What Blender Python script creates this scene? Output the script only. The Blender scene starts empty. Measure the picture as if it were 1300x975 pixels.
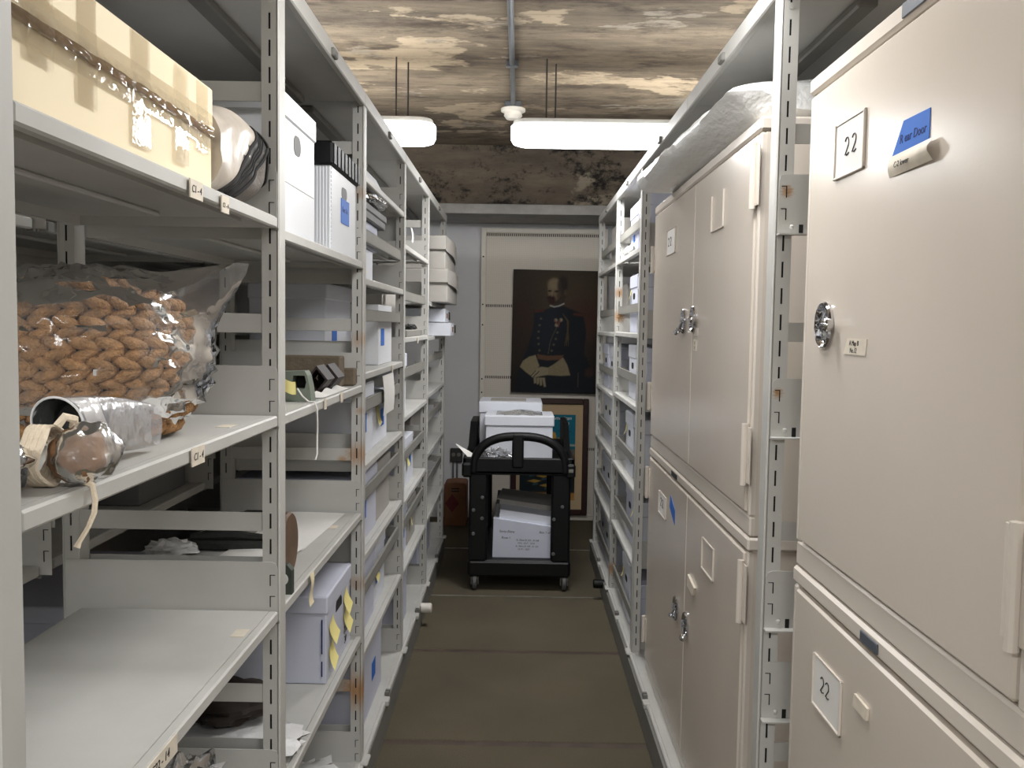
import bpy, math, random
import numpy as np
from mathutils import Vector, Matrix, noise
random.seed(4)
PI = math.pi
S = bpy.context.scene
COL = S.collection

# ------------------------------------------------------------------ camera, world, exposure, room and fill lights
cam = bpy.data.objects.new('camera', bpy.data.cameras.new('camera'))
COL.objects.link(cam); S.camera = cam
cam.data.sensor_fit = 'HORIZONTAL'; cam.data.sensor_width = 36.0
cam.data.lens = 1150.0 / 1300.0 * 36.0
cam.data.clip_start = 0.02
R = Matrix(((0.9998566, -0.01550034, 0.00682081), (0.00780948, 0.06464512, -0.99787776), (0.01502651, 0.99778793, 0.0647569)))
cam.matrix_world = Matrix.Translation((0, 0, 1.45)) @ R.to_4x4()
S.view_settings.view_transform = 'Standard'; S.view_settings.look = 'None'
S.view_settings.gamma = 1.0; S.view_settings.use_curve_mapping = False
S.view_settings.exposure = 1.45
W = bpy.data.worlds.new('world'); S.world = W; W.use_nodes = True
W.node_tree.nodes['Background'].inputs[0].default_value = (0.05, 0.05, 0.05, 1)
W.node_tree.nodes['Background'].inputs[1].default_value = 0.3
LAMP = 3.5           # emission of the fluorescent fixtures (built below)

for lx, ly, ll in ((.565, 4.2, 1.23), (-1.008, 4.2, 1.23), (.565, 1.7, 1.23), (-1.008, 1.7, 1.23), (.565, -.8, 1.23), (-1.008, -.8, 1.23), (-.175, -2.6, 1.25)):
    la = bpy.data.lights.new('fixture_and_fill_light', 'AREA'); la.shape = 'RECTANGLE'; la.size = ll - .1; la.size_y = .16
    la.energy = 14.5 if ly > 4 else (8.0 if ly > 1 else 10.5); la.color = (1.0, .997, .99)
    lo_ = bpy.data.objects.new('fixture_and_fill_light', la); COL.objects.link(lo_); lo_.location = (lx, ly, 2.65 - .3795)   # added under each fixture's diffuser, shining down; rows behind the camera are fill

# ------------------------------------------------------------------ materials
def lin(c):
    c = c / 255.0
    return c / 12.92 if c <= 0.04045 else ((c + 0.055) / 1.055) ** 2.4
def rgb(*c): return tuple(lin(x) for x in c) + (1.0,)
class NT:
    def __init__(s, name):
        s.m = bpy.data.materials.new(name); s.m.use_nodes = True
        s.t = s.m.node_tree; s.b = s.t.nodes['Principled BSDF']; s.out = s.t.nodes['Material Output']
    def n(s, typ, **k):
        x = s.t.nodes.new(typ)
        for a, v in k.items(): setattr(x, a, v)
        return x
    def l(s, a, b): s.t.links.new(a, b)
    def coord(s, scale=(1, 1, 1)):
        tc = s.n('ShaderNodeTexCoord'); mp = s.n('ShaderNodeMapping'); mp.inputs['Scale'].default_value = scale
        s.l(tc.outputs['Object'], mp.inputs['Vector']); return mp.outputs[0]
    def noise(s, sc, det=3, vec=None, rough=.55):
        x = s.n('ShaderNodeTexNoise'); x.inputs['Scale'].default_value = sc; x.inputs['Detail'].default_value = det; x.inputs['Roughness'].default_value = rough
        if vec is not None: s.l(vec, x.inputs['Vector'])
        return x.outputs['Fac']
    def ramp(s, fac, stops):
        r = s.n('ShaderNodeValToRGB'); e = r.color_ramp.elements
        while len(e) < len(stops): e.new(.5)
        for q, (p, c) in zip(e, stops): q.position = p; q.color = c
        s.l(fac, r.inputs[0]); return r.outputs[0]
    def mix(s, fac, a, b, mode='MIX'):
        x = s.n('ShaderNodeMix', data_type='RGBA', blend_type=mode)
        for sock, v in ((x.inputs[0], fac), (x.inputs[6], a), (x.inputs[7], b)):
            if hasattr(v, 'is_linked'): s.l(v, sock)
            else: sock.default_value = v
        return x.outputs[2]
    def bump(s, h, strength, dist=.01):
        x = s.n('ShaderNodeBump'); x.inputs['Strength'].default_value = strength; x.inputs['Distance'].default_value = dist
        s.l(h, x.inputs['Height']); s.l(x.outputs[0], s.b.inputs['Normal'])
def mat(name, col, rough=.5, metal=0., var=.06, scale=9., bump=0., bscale=90., coat=0., spec=.5, stretch=(1, 1, 1)):
    t = NT(name); c = rgb(*col); v = t.coord(stretch)
    lo = tuple(x * (1 - var) for x in c[:3]) + (1,); hi = tuple(min(1, x * (1 + var)) for x in c[:3]) + (1,)
    cc = t.ramp(t.noise(scale, 4, v), [(.3, lo), (.7, hi)])
    t.l(cc, t.b.inputs['Base Color'])
    t.b.inputs['Roughness'].default_value = rough; t.b.inputs['Metallic'].default_value = metal
    t.b.inputs['Coat Weight'].default_value = coat; t.b.inputs['Coat Roughness'].default_value = .05
    t.b.inputs['Specular IOR Level'].default_value = spec
    if bump: t.bump(t.noise(bscale, 3, v), bump)
    return t.m
def steel_paint():
    t = NT('grey_beige_painted_steel'); cc = t.ramp(t.noise(5, 5, t.coord()), [(.3, rgb(180, 179, 174)), (.7, rgb(192, 191, 187))])
    g = t.n('ShaderNodeNewGeometry').outputs['Position']
    rn = t.noise(38, 5)
    tot = None
    for p, r in (((-.475, 2.69, 1.83), .045), ((-.475, 2.69, 1.40), .05), ((-.475, 2.69, 1.06), .07), ((-.52, 2.68, 1.04), .03), ((-.475, 2.69, .67), .05), ((-.475, 2.69, .34), .11), ((-.50, 2.68, .33), .05), ((-.478, 2.69, 1.62), .03), ((-.47, 2.68, 1.19), .025),
                 ((.502, 1.732, 1.71), .022), ((.497, 1.732, 1.328), .018), ((.50, 4.55, 1.50), .055), ((.49, 4.55, .22), .06), ((.5, 4.56, 1.62), .05)):
        d = t.n('ShaderNodeVectorMath', operation='DISTANCE'); t.l(g, d.inputs[0]); d.inputs[1].default_value = p
        mr = t.n('ShaderNodeMapRange'); mr.inputs['From Min'].default_value = r; mr.inputs['From Max'].default_value = r * .2
        t.l(d.outputs['Value'], mr.inputs['Value'])
        if tot is None: tot = mr.outputs[0]
        else:
            a = t.n('ShaderNodeMath', operation='MAXIMUM'); t.l(tot, a.inputs[0]); t.l(mr.outputs[0], a.inputs[1]); tot = a.outputs[0]
    a = t.n('ShaderNodeMath', operation='MULTIPLY_ADD'); t.l(tot, a.inputs[0]); a.inputs[1].default_value = .75
    t.l(rn, a.inputs[2])
    fac = t.n('ShaderNodeMapRange'); fac.inputs['From Min'].default_value = .80; fac.inputs['From Max'].default_value = 1.32
    t.l(a.outputs[0], fac.inputs['Value'])
    t.l(t.mix(fac.outputs[0], cc, rgb(164, 118, 66)), t.b.inputs['Base Color'])
    t.b.inputs['Roughness'].default_value = .48
    return t.m
def clear_plastic(name, tint=(240, 242, 245), base=.08, rough=.12, bump=.6, bscale=14., dens=.35):
    t = NT(name); v = t.coord()
    t.b.inputs['Base Color'].default_value = rgb(*tint); t.b.inputs['Roughness'].default_value = rough
    h = t.noise(bscale, 3, v)
    t.bump(h, bump, .02)
    tr = t.n('ShaderNodeBsdfTransparent'); mx = t.n('ShaderNodeMixShader')
    lw = t.n('ShaderNodeLayerWeight'); lw.inputs['Blend'].default_value = .35
    mr = t.n('ShaderNodeMapRange'); mr.inputs['To Min'].default_value = base; mr.inputs['To Max'].default_value = base + dens
    t.l(lw.outputs['Facing'], mr.inputs['Value'])
    gl = t.n('ShaderNodeBsdfGlossy'); gl.inputs['Roughness'].default_value = rough
    for q in t.t.nodes:
        if q.type == 'BUMP': t.l(q.outputs[0], gl.inputs['Normal'])
    fr = t.n('ShaderNodeFresnel'); fr.inputs['IOR'].default_value = 1.36
    t.l(mr.outputs[0], mx.inputs[0]); t.l(tr.outputs[0], mx.inputs[1]); t.l(t.b.outputs[0], mx.inputs[2])
    m2 = t.n('ShaderNodeMixShader'); t.l(fr.outputs[0], m2.inputs[0]); t.l(mx.outputs[0], m2.inputs[1]); t.l(gl.outputs[0], m2.inputs[2])
    t.l(m2.outputs[0], t.out.inputs['Surface'])
    return t.m
M = {}
M['steel'] = steel_paint()
M['steel_dark'] = mat('dull_galvanised_channel', (112, 110, 104), .45, 0, .08)
M['bar'] = mat('retaining_bar_grey', (140, 138, 132), .45)
M['cab'] = mat('beige_cabinet_enamel', (208, 198, 186), .24, 0, .025, 3, .015, 120)
M['cab2'] = mat('beige_cabinet_trim', (213, 204, 193), .3, 0, .02, 3)
M['chrome'] = mat('chrome', (205, 205, 208), .08, 1, .02)
M['black'] = mat('black_slot', (12, 12, 12), .8, 0, .02)
M['white_card'] = mat('white_archive_board', (214, 217, 226), .6, 0, .025, 6, .03, 60)
M['white_plast'] = mat('white_fluted_plastic', (222, 224, 228), .4, 0, .02, 6)
M['lav_card'] = mat('pale_lavender_board', (198, 201, 216), .6, 0, .03, 5, .02, 50)
M['grey_card'] = mat('grey_archive_board', (164, 160, 154), .7, 0, .04)
M['dgrey_card'] = mat('dark_grey_board', (104, 104, 104), .6, 0, .05)
M['cream'] = mat('cream_box_board', (248, 232, 198), .6, 0, .02, 3)
M['tape_clear'] = clear_plastic('glossy_clear_packing_tape', (238, 220, 184), .055, .04, .05, 30, .03)
M['tape_brown'] = mat('brown_packing_tape', (150, 108, 72), .25)
M['seam'] = mat('taped_lid_gap', (150, 118, 88), .2, 0, .15, 20)
M['blue'] = mat('blue_masking_tape', (38, 104, 196), .6, 0, .05)
M['yellow'] = mat('yellow_sticky_note', (238, 226, 150), .7, 0, .03)
M['creamnote'] = mat('cream_paper_tag', (234, 222, 186), .7, 0, .04)
M['paper'] = mat('white_paper', (226, 224, 220), .75, 0, .03)
M['label'] = mat('paper_label', (216, 206, 190), .6, 0, .08, 40)
M['ink'] = mat('ink', (40, 38, 40), .7)
M['inkblue'] = mat('pen_on_tape', (14, 30, 90), .7)
M['rubber'] = mat('black_moulded_plastic', (10, 11, 12), .5, 0, .1, 12, .05, 200, 0, .3)
M['wheel'] = mat('grey_rubber_wheel', (92, 92, 92), .6)
M['iron'] = mat('corroded_dark_iron', (44, 46, 44), .7, .2, .35, 18, .4, 60)
M['greenmetal'] = mat('grey_green_painted_metal', (116, 124, 112), .6, 0, .08, 20)
M['dgreen'] = mat('dark_green_metal', (62, 68, 60), .5, 0, .1)
M['maroon'] = mat('dark_maroon_metal', (38, 27, 26), .6, 0, .15)
M['brownblk'] = mat('brown_weathered_block', (104, 92, 76), .8, 0, .15, 30, .3)
M['wood'] = mat('brown_wood_disc', (98, 76, 58), .6, 0, .25, 20)
M['rock'] = mat('brown_mottled_object', (128, 92, 62), .45, 0, .4, 26, .5, 40)
M['cottontape'] = mat('cream_cotton_tape', (232, 216, 192), .8, 0, .05, 60, .3, 300)
M['jute'] = mat('jute_rope', (160, 120, 78), .85, 0, .34, 60, .8, 240)
M['vinyl'] = mat('clear_vinyl_pouch_window', (190, 180, 168), .36, 0, .16, 14, .35, 16)
M['fabric'] = mat('grey_pouch_fabric', (92, 85, 78), .6, 0, .08, 40, .2, 200)
M['fabric_dk'] = mat('dark_grey_zip_band', (52, 49, 47), .55, 0, .08)
M['foam'] = mat('white_polyethylene_wrap', (236, 236, 234), .32, 0, .03, 6, .7, 34, 0, .5, (1, .5, 1))
M['bubble'] = clear_plastic('clear_bubble_wrap', (225, 227, 230), .3, .12, 1., 40, .4)
M['bag'] = clear_plastic('clear_polythene_bag', (236, 238, 242), .03, .10, .55, 10, .22)
M['bagmilky'] = clear_plastic('milky_polythene_bag', (230, 230, 234), .16, .16, .3, 20, .35)
M['bagthin'] = clear_plastic('thin_cloudy_wrap', (232, 226, 220), .12, .2, .22, 26, .3)
M['bagwhite'] = mat('white_plastic_bag', (222, 222, 222), .3, 0, .05, 12, .5, 30)
M['silver'] = clear_plastic('glossy_grey_film', (160, 158, 154), .5, .1, .8, 12, .3)
M['cloth_dk'] = mat('dark_brown_cloth', (54, 47, 43), .9, 0, .2, 20)
M['brownbox'] = mat('brown_cardboard', (120, 80, 54), .8, 0, .08)
M['redprint'] = mat('red_printed_diamond', (98, 34, 34), .8)
M['frame'] = mat('dark_mahogany_frame', (58, 38, 36), .35, 0, .2, 20, 0, 90, 0, .5, (1, 1, 8))
M['matboard'] = mat('beige_mat_board', (196, 172, 136), .8, 0, .03)
M['conduit'] = mat('galvanised_conduit', (120, 124, 130), .4, .5, .1)
M['rod'] = mat('dark_steel_rod', (70, 68, 64), .5, .4)
M['white_det'] = mat('white_detector_plastic', (226, 222, 214), .4)
M['housing'] = mat('white_fixture_housing', (225, 225, 222), .4)
M['outlet'] = mat('dark_outlet_plate', (62, 62, 62), .4, .3)
M['rail'] = mat('worn_steel_track', (176, 170, 160), .3, .6, .3, 9)
M['track_dk'] = mat('dirty_track_groove', (72, 58, 50), .7, 0, .3, 14)
M['skirt'] = mat('carriage_skirt_grey', (120, 119, 114), .5, 0, .06)
M['screen_frame'] = mat('beige_screen_frame', (230, 224, 212), .5, 0, .03)

def ceiling_mat(dark):
    t = NT('stained_board_marked_concrete' + ('_beam' if dark else ''))
    a = t.noise(1.5, 10, t.coord((.85, 3.2, 3.2)), .7)
    b = t.noise(1.9, 9, t.coord((.8, 1.2, 1.2)), .58)
    if dark: base = t.ramp(a, [(.25, rgb(84, 77, 68)), (.5, rgb(118, 107, 94)), (.72, rgb(148, 136, 120))])
    else: base = t.ramp(a, [(.30, rgb(74, 65, 55)), (.44, rgb(112, 100, 86)), (.56, rgb(134, 121, 104)), (.72, rgb(158, 144, 124))])
    p = t.ramp(b, [(.555 if not dark else .62, (0, 0, 0, 1)), (.572 if not dark else .65, (1, 1, 1, 1))])
    base = t.mix(p, base, rgb(182, 165, 142) if not dark else rgb(156, 146, 130))
    p2 = t.ramp(t.noise(2.3, 9, t.coord((.7, 1.6, 1.6)), .6), [(.60, (0, 0, 0, 1)), (.615, (1, 1, 1, 1))])
    base = t.mix(p2, base, rgb(160, 150, 136) if not dark else rgb(108, 100, 90))
    c = t.noise(2.6, 11, t.coord((.9, 2.0, 1.3)), .78)
    stain = t.ramp(c, [(.50, (0, 0, 0, 1)), (.66, (1, 1, 1, 1))] if not dark else [(.505, (0, 0, 0, 1)), (.58, (1, 1, 1, 1))])
    base = t.mix(stain, base, rgb(66, 54, 44) if not dark else rgb(38, 36, 34))
    sp = t.ramp(t.noise(26, 6, t.coord((.5, 1, 1)), .7), [(.62, (0, 0, 0, 1)), (.70, (.7, .7, .7, 1))])
    base = t.mix(sp, base, rgb(74, 60, 48) if not dark else rgb(52, 48, 44))
    w = t.n('ShaderNodeTexWave', bands_direction='Y'); w.inputs['Scale'].default_value = 2.1; w.inputs['Distortion'].default_value = 1.6; w.inputs['Detail'].default_value = 5; w.inputs['Detail Scale'].default_value = 2
    t.l(t.coord((.5, 1, 1)), w.inputs['Vector'])
    line = t.ramp(w.outputs['Fac'], [(.0, (1, 1, 1, 1)), (.06, (0, 0, 0, 1))])
    mm = t.n('ShaderNodeMath', operation='MULTIPLY'); t.l(line, mm.inputs[0]); mm.inputs[1].default_value = .22 if not dark else .1
    base = t.mix(mm.outputs[0], base, rgb(70, 58, 48))
    t.l(base, t.b.inputs['Base Color']); t.b.inputs['Roughness'].default_value = .9
    t.bump(a, .5, .02)
    return t.m
M['ceil'] = ceiling_mat(False); M['beam'] = ceiling_mat(True)
M['soffit'] = mat('pale_soffit_concrete', (176, 174, 172), .9, 0, .12, 12, .2)
M['wall'] = mat('pale_grey_wall_paint', (216, 217, 220), .7, 0, .02, 3, .05, 60)
M['wall2'] = mat('cream_room_wall', (190, 186, 178), .8, 0, .03)
M['pipe'] = mat('blue_grey_pipe', (78, 84, 94), .5)
def carpet_mat():
    t = NT('brown_olive_carpet'); v = t.coord()
    c = t.ramp(t.noise(420, 2, v), [(.3, rgb(72, 67, 56)), (.7, rgb(116, 108, 92))])
    d = t.ramp(t.noise(2.2, 5, v), [(.35, (.82, .82, .82, 1)), (.7, (1.05, 1.03, 1, 1))])
    t.l(t.mix(1.0, c, d, 'MULTIPLY'), t.b.inputs['Base Color']); t.b.inputs['Roughness'].default_value = .95
    t.b.inputs['Specular IOR Level'].default_value = .1
    t.bump(t.noise(500, 2, v), .5, .004); return t.m
M['carpet'] = carpet_mat()
def mesh_mat():
    t = NT('expanded_metal_mesh'); tc = t.n('ShaderNodeTexCoord')
    sx = t.n('ShaderNodeSeparateXYZ'); t.l(tc.outputs['Object'], sx.inputs[0])
    def sine(sock, f, off=None):
        a = t.n('ShaderNodeMath', operation='MULTIPLY'); t.l(sock, a.inputs[0]); a.inputs[1].default_value = f
        b = t.n('ShaderNodeMath', operation='SINE'); t.l(a.outputs[0], b.inputs[0]); return b.outputs[0]
    p = t.n('ShaderNodeMath', operation='ADD'); t.l(sx.outputs['X'], p.inputs[0]); t.l(sx.outputs['Z'], p.inputs[1])
    q = t.n('ShaderNodeMath', operation='SUBTRACT'); t.l(sx.outputs['X'], q.inputs[0]); t.l(sx.outputs['Z'], q.inputs[1])
    mu = t.n('ShaderNodeMath', operation='MULTIPLY'); t.l(sine(p.outputs[0], 330), mu.inputs[0]); t.l(sine(q.outputs[0], 330), mu.inputs[1])
    t.l(t.ramp(mu.outputs[0], [(.3, rgb(226, 219, 207)), (.8, rgb(200, 193, 182))]), t.b.inputs['Base Color'])
    t.b.inputs['Roughness'].default_value = .6; return t.m
M['mesh'] = mesh_mat()
def vcol_mat(name, rough):
    t = NT(name); a = t.n('ShaderNodeAttribute', attribute_name='Col')
    gr = t.ramp(t.noise(60, 4, t.coord()), [(.3, (.9, .9, .9, 1)), (.7, (1.08, 1.08, 1.08, 1))])
    t.l(t.mix(1.0, a.outputs['Color'], gr, 'MULTIPLY'), t.b.inputs['Base Color']); t.b.inputs['Roughness'].default_value = rough; t.b.inputs['Specular IOR Level'].default_value = .2; return t.m
M['oil'] = vcol_mat('oil_painting', .6); M['print'] = vcol_mat('poster_print', .7)
def lamp_mat():
    t = NT('fluorescent_diffuser'); t.b.inputs['Base Color'].default_value = (.9, .9, .9, 1)
    t.b.inputs['Emission Color'].default_value = (1.0, .997, .99, 1); t.b.inputs['Emission Strength'].default_value = LAMP
    return t.m
M['lamp'] = lamp_mat()

# ------------------------------------------------------------------ mesh helpers
class MB:
    def __init__(s): s.v = []; s.f = []
    def add(s, v, f):
        o = len(s.v); s.v += [tuple(p) for p in v]; s.f += [tuple(i + o for i in q) for q in f]; return s
    def box(s, x0, x1, y0, y1, z0, z1, c=0.):
        if x0 > x1: x0, x1 = x1, x0
        if y0 > y1: y0, y1 = y1, y0
        if z0 > z1: z0, z1 = z1, z0
        c = min(c, (x1 - x0) * .45, (y1 - y0) * .45, (z1 - z0) * .45)
        if c <= 0:
            return s.add([(x0, y0, z0), (x1, y0, z0), (x1, y1, z0), (x0, y1, z0), (x0, y0, z1), (x1, y0, z1), (x1, y1, z1), (x0, y1, z1)],
                         [(0, 3, 2, 1), (4, 5, 6, 7), (0, 1, 5, 4), (1, 2, 6, 5), (2, 3, 7, 6), (3, 0, 4, 7)])
        C = ((x0 + x1) / 2, (y0 + y1) / 2, (z0 + z1) / 2); H = ((x1 - x0) / 2, (y1 - y0) / 2, (z1 - z0) / 2)
        v = []; idx = {}
        for sx in (-1, 1):
            for sy in (-1, 1):
                for sz in (-1, 1):
                    sg = (sx, sy, sz)
                    for a in range(3):
                        idx[sg, a] = len(v)
                        v.append(tuple(C[k] + sg[k] * (H[k] - (0 if k == a else c)) for k in range(3)))
        f = []
        def quad(l):
            n = Vector((0, 0, 0)); p = [Vector(v[i]) - Vector(C) for i in l]
            n = (p[1] - p[0]).cross(p[2] - p[0])
            f.append(tuple(l) if n.dot(sum(p, Vector())) > 0 else tuple(reversed(l)))
        for a in range(3):
            b, d = [(1, 2), (0, 2), (0, 1)][a]
            for sg in (-1, 1):
                l = []
                for p, q in ((-1, -1), (1, -1), (1, 1), (-1, 1)):
                    t = [0, 0, 0]; t[a] = sg; t[b] = p; t[d] = q; l.append(idx[tuple(t), a])
                quad(l)
            for p in (-1, 1):
                for q in (-1, 1):
                    t0 = [0, 0, 0]; t0[a] = -1; t0[b] = p; t0[d] = q; t1 = list(t0); t1[a] = 1
                    quad([idx[tuple(t0), b], idx[tuple(t1), b], idx[tuple(t1), d], idx[tuple(t0), d]])
        for sx in (-1, 1):
            for sy in (-1, 1):
                for sz in (-1, 1): quad([idx[(sx, sy, sz), a] for a in range(3)])
        return s.add(v, f)
    def prism(s, pts, ax, a, b):                      # polygon in the two other axes, extruded along ax from a to b
        n = len(pts); k = {'x': 0, 'y': 1, 'z': 2}[ax]
        def P(p, h): q = list(p); q.insert(k, h); return tuple(q)
        v = [P(p, a) for p in pts] + [P(p, b) for p in pts]
        return s.add(v, [tuple(range(n - 1, -1, -1)), tuple(range(n, 2 * n))] + [(i, (i + 1) % n, (i + 1) % n + n, i + n) for i in range(n)])
    def tube(s, path, r, n=8, closed=False, flat=1.):
        P = [Vector(p) for p in path]; m = len(P); o = len(s.v); up = None
        for i, p in enumerate(P):
            d = (P[(i + 1) % m] - P[i - 1]) if closed or 0 < i < m - 1 else (P[1] - P[0] if i == 0 else P[-1] - P[-2])
            d.normalize()
            if up is None: up = Vector((0, 0, 1)) if abs(d.z) < .9 else Vector((1, 0, 0))
            u = (up - d * up.dot(d)).normalized(); w = d.cross(u); up = u
            rr = r[i] if isinstance(r, (list, tuple)) else r
            for k in range(n):
                t = 2 * PI * k / n; s.v.append(tuple(p + u * rr * math.cos(t) + w * rr * flat * math.sin(t)))
        for i in range(m if closed else m - 1):
            for k in range(n):
                a, b = o + i * n, o + ((i + 1) % m) * n
                s.f.append((a + k, a + (k + 1) % n, b + (k + 1) % n, b + k))
        if not closed: s.f += [tuple(o + k for k in range(n - 1, -1, -1)), tuple(o + (m - 1) * n + k for k in range(n))]
        return s
    def lathe(s, prof, c, ax='z', n=20):              # prof: (radius, height along ax)
        o = len(s.v)
        for r, h in prof:
            for k in range(n):
                t = 2 * PI * k / n; a, b = r * math.cos(t), r * math.sin(t)
                p = {'z': (a, b, h), 'x': (h, a, b), 'y': (b, h, a)}[ax]
                s.v.append((p[0] + c[0], p[1] + c[1], p[2] + c[2]))
        for i in range(len(prof) - 1):
            for k in range(n):
                a, b = o + i * n, o + (i + 1) * n; s.f.append((a + k, a + (k + 1) % n, b + (k + 1) % n, b + k))
        s.f += [tuple(o + k for k in range(n - 1, -1, -1)), tuple(o + (len(prof) - 1) * n + k for k in range(n))]
        return s
    def grid(s, fn, nu, nv, cu=False, cv=False):
        o = len(s.v)
        for i in range(nu):
            for j in range(nv): s.v.append(tuple(fn(i / (nu if cu else nu - 1), j / (nv if cv else nv - 1))))
        for i in range(nu if cu else nu - 1):
            for j in range(nv if cv else nv - 1):
                a, b = i, (i + 1) % nu; c, d = j, (j + 1) % nv
                s.f.append((o + a * nv + c, o + b * nv + c, o + b * nv + d, o + a * nv + d))
        return s
    def lump(s, c, r, seed=0, amp=.25, freq=2.5, nu=24, nv=14, ridged=False, zmin=None):
        c = Vector(c)
        def fn(u, v):
            th = 2 * PI * u; ph = PI * (.02 + .96 * v)
            d = Vector((math.cos(th) * math.sin(ph), math.sin(th) * math.sin(ph), math.cos(ph)))
            q = d * freq + Vector((seed * 7.3, seed * 3.1, seed))
            k = noise.turbulence(q, 3, ridged) if ridged else noise.fractal(q, 1.0, 2.0, 3)
            k = 1 + amp * k
            q = c + Vector((d.x * r[0] * k, d.y * r[1] * k, d.z * r[2] * k))
            if zmin is not None: q.z = max(q.z, zmin + .002 * (1 - abs(d.z)))
            return q
        o = len(s.v); s.grid(fn, nu, nv, True, False)
        s.f.append(tuple(o + i * nv for i in range(nu))); s.f.append(tuple(o + i * nv + nv - 1 for i in range(nu - 1, -1, -1)))
        return s
    def weld(s):
        d = {}; mp = []; nv = []
        for p in s.v:
            k = tuple(round(c, 6) for c in p)
            if k not in d: d[k] = len(nv); nv.append(p)
            mp.append(d[k])
        s.v = nv; s.f = [tuple(mp[i] for i in f) for f in s.f]; s.f = [f for f in s.f if len(set(f)) == len(f)]; return s
    def xf(s, m, start=0):
        for i in range(start, len(s.v)): s.v[i] = tuple(m @ Vector(s.v[i]))
        return s
    def mesh(s, name, m, smooth=False, ang=35):
        me = bpy.data.meshes.new(name); me.from_pydata(s.v, [], s.f); me.validate()
        if m: me.materials.append(M[m] if isinstance(m, str) else m)
        if smooth:
            me.shade_smooth(); me.set_sharp_from_angle(angle=math.radians(ang))
        return me
    def build(s, name, m, parent=None, smooth=False, world=False, ang=35):
        if world and parent is not None:
            r = parent
            while r.parent: r = r.parent
            o = r.location; s.v = [(x - o[0], y - o[1], z - o[2]) for x, y, z in s.v]
        return link(name, s.mesh(name, m, smooth, ang), parent)
def link(name, me, parent=None):
    o = bpy.data.objects.new(name, me); COL.objects.link(o)
    if parent is not None: o.parent = parent
    return o
def tag(o, label=None, cat=None, group=None, kind=None):
    for k, v in (('label', label), ('category', cat), ('group', group), ('kind', kind)):
        if v: o[k] = v
    return o
def thing(name, label, cat, loc=(0, 0, 0), rz=0., group=None):
    o = bpy.data.objects.new(name, None); COL.objects.link(o); o.location = loc; o.rotation_euler = (0, 0, rz); o.empty_display_size = .05
    return tag(o, label, cat, group)
def struct(name, mb, m, parent=None, smooth=False):
    o = mb.build(name, m, parent, smooth)
    if parent is None: o['kind'] = 'structure'
    return o
def solo(name, mb, m, label, cat, group=None, smooth=True):  # a thing that is one mesh: origin moved to its base centre
    v = np.array(mb.v); c = ((v[:, 0].min() + v[:, 0].max()) / 2, (v[:, 1].min() + v[:, 1].max()) / 2, v[:, 2].min())
    mb.v = [(x - c[0], y - c[1], z - c[2]) for x, y, z in mb.v]
    o = mb.build(name, m, None, smooth); o.location = c; return tag(o, label, cat, group)
def text(name, s, size, origin, right, up, m, parent, shear=.15, ext=.0002):
    cu = bpy.data.curves.new('t', 'FONT'); cu.body = s; cu.size = size; cu.shear = shear; cu.extrude = ext; cu.resolution_u = 3
    ob = bpy.data.objects.new('t', cu); me = bpy.data.meshes.new_from_object(ob)
    bpy.data.objects.remove(ob); bpy.data.curves.remove(cu)
    right = Vector(right).normalized(); up = Vector(up).normalized(); n = right.cross(up)
    mt = Matrix((right, up, n)).transposed().to_4x4(); mt.translation = Vector(origin)
    me.transform(mt); me.materials.clear(); me.materials.append(M[m]); me.name = name
    return link(name, me, parent)
def strokes(lines, r, origin, right, up, sc):
    right = Vector(right); up = Vector(up); o = Vector(origin); mb = MB()
    for l in lines: mb.tube([o + right * (x * sc) + up * (y * sc) for x, y in l], r, 5)
    return mb
def arc(cx, cy, r, a0, a1, n=14): return [(cx + r * math.cos(math.radians(a0 + (a1 - a0) * i / (n - 1))), cy + r * math.sin(math.radians(a0 + (a1 - a0) * i / (n - 1)))) for i in range(n)]
TWO = [arc(.3, .7, .28, 160, -40) + [(.05, .05), (.12, .12), (.3, .0), (.62, .1)]]
def pill(cy, cz, w, h, n=8):
    r = h / 2; a = w / 2 - r
    return [(cy + a + r * math.cos(t), cz + r * math.sin(t)) for t in [(-PI / 2 + PI * i / n) for i in range(n + 1)]] + [(cy - a + r * math.cos(t), cz + r * math.sin(t)) for t in [(PI / 2 + PI * i / n) for i in range(n + 1)]]

# ------------------------------------------------------------------ room shell
CEIL = 2.65
fl = struct('floor', MB().box(-2.7, 2.7, -3.2, 6.8, -.12, -.03), 'track_dk')
TR = [-2.8, -1.9, -1.0, .25, 1.2, 2.13, 3.06, 3.95, 4.77, 5.80]
ed = [-3.2] + TR + [6.75]
for i in range(len(ed) - 1):
    MB().box(-2.6, 2.6, ed[i] + (.018 if ed[i] < 4.5 else .008), ed[i + 1] - (.018 if ed[i + 1] < 4.5 else .008), -.03, 0, .003).build('carpet_strip', 'carpet', fl)
for y in TR:
    MB().box(-2.6, 2.6, y - (.006 if y > 4.5 else .018), y + (.006 if y > 4.5 else .018), -.03, .001 if y > 4.5 else -.003).build('track_rail', 'rail' if y > 4.5 else 'track_dk', fl)
struct('wall_back', MB().box(-2.7, 2.7, 6.75, 6.85, 0, CEIL), 'wall')
struct('wall_left', MB().box(-2.8, -2.6, -3.2, 6.85, 0, CEIL), 'wall2')
struct('wall_right', MB().box(2.6, 2.8, -3.2, 6.85, 0, CEIL), 'wall2')
struct('wall_front', MB().box(-2.7, 2.7, -3.3, -3.2, 0, CEIL), 'wall2')
struct('ceiling', MB().box(-2.8, 2.8, -3.3, 6.85, CEIL, CEIL + .1), 'ceil')
bm_ = struct('trim_1', MB().box(-2.6, 2.6, 6.15, 6.75, 2.262, CEIL), 'beam')
MB().box(-2.6, 2.6, 6.152, 6.75, 2.196, 2.262, .004).build('soffit', 'soffit', bm_)
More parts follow.
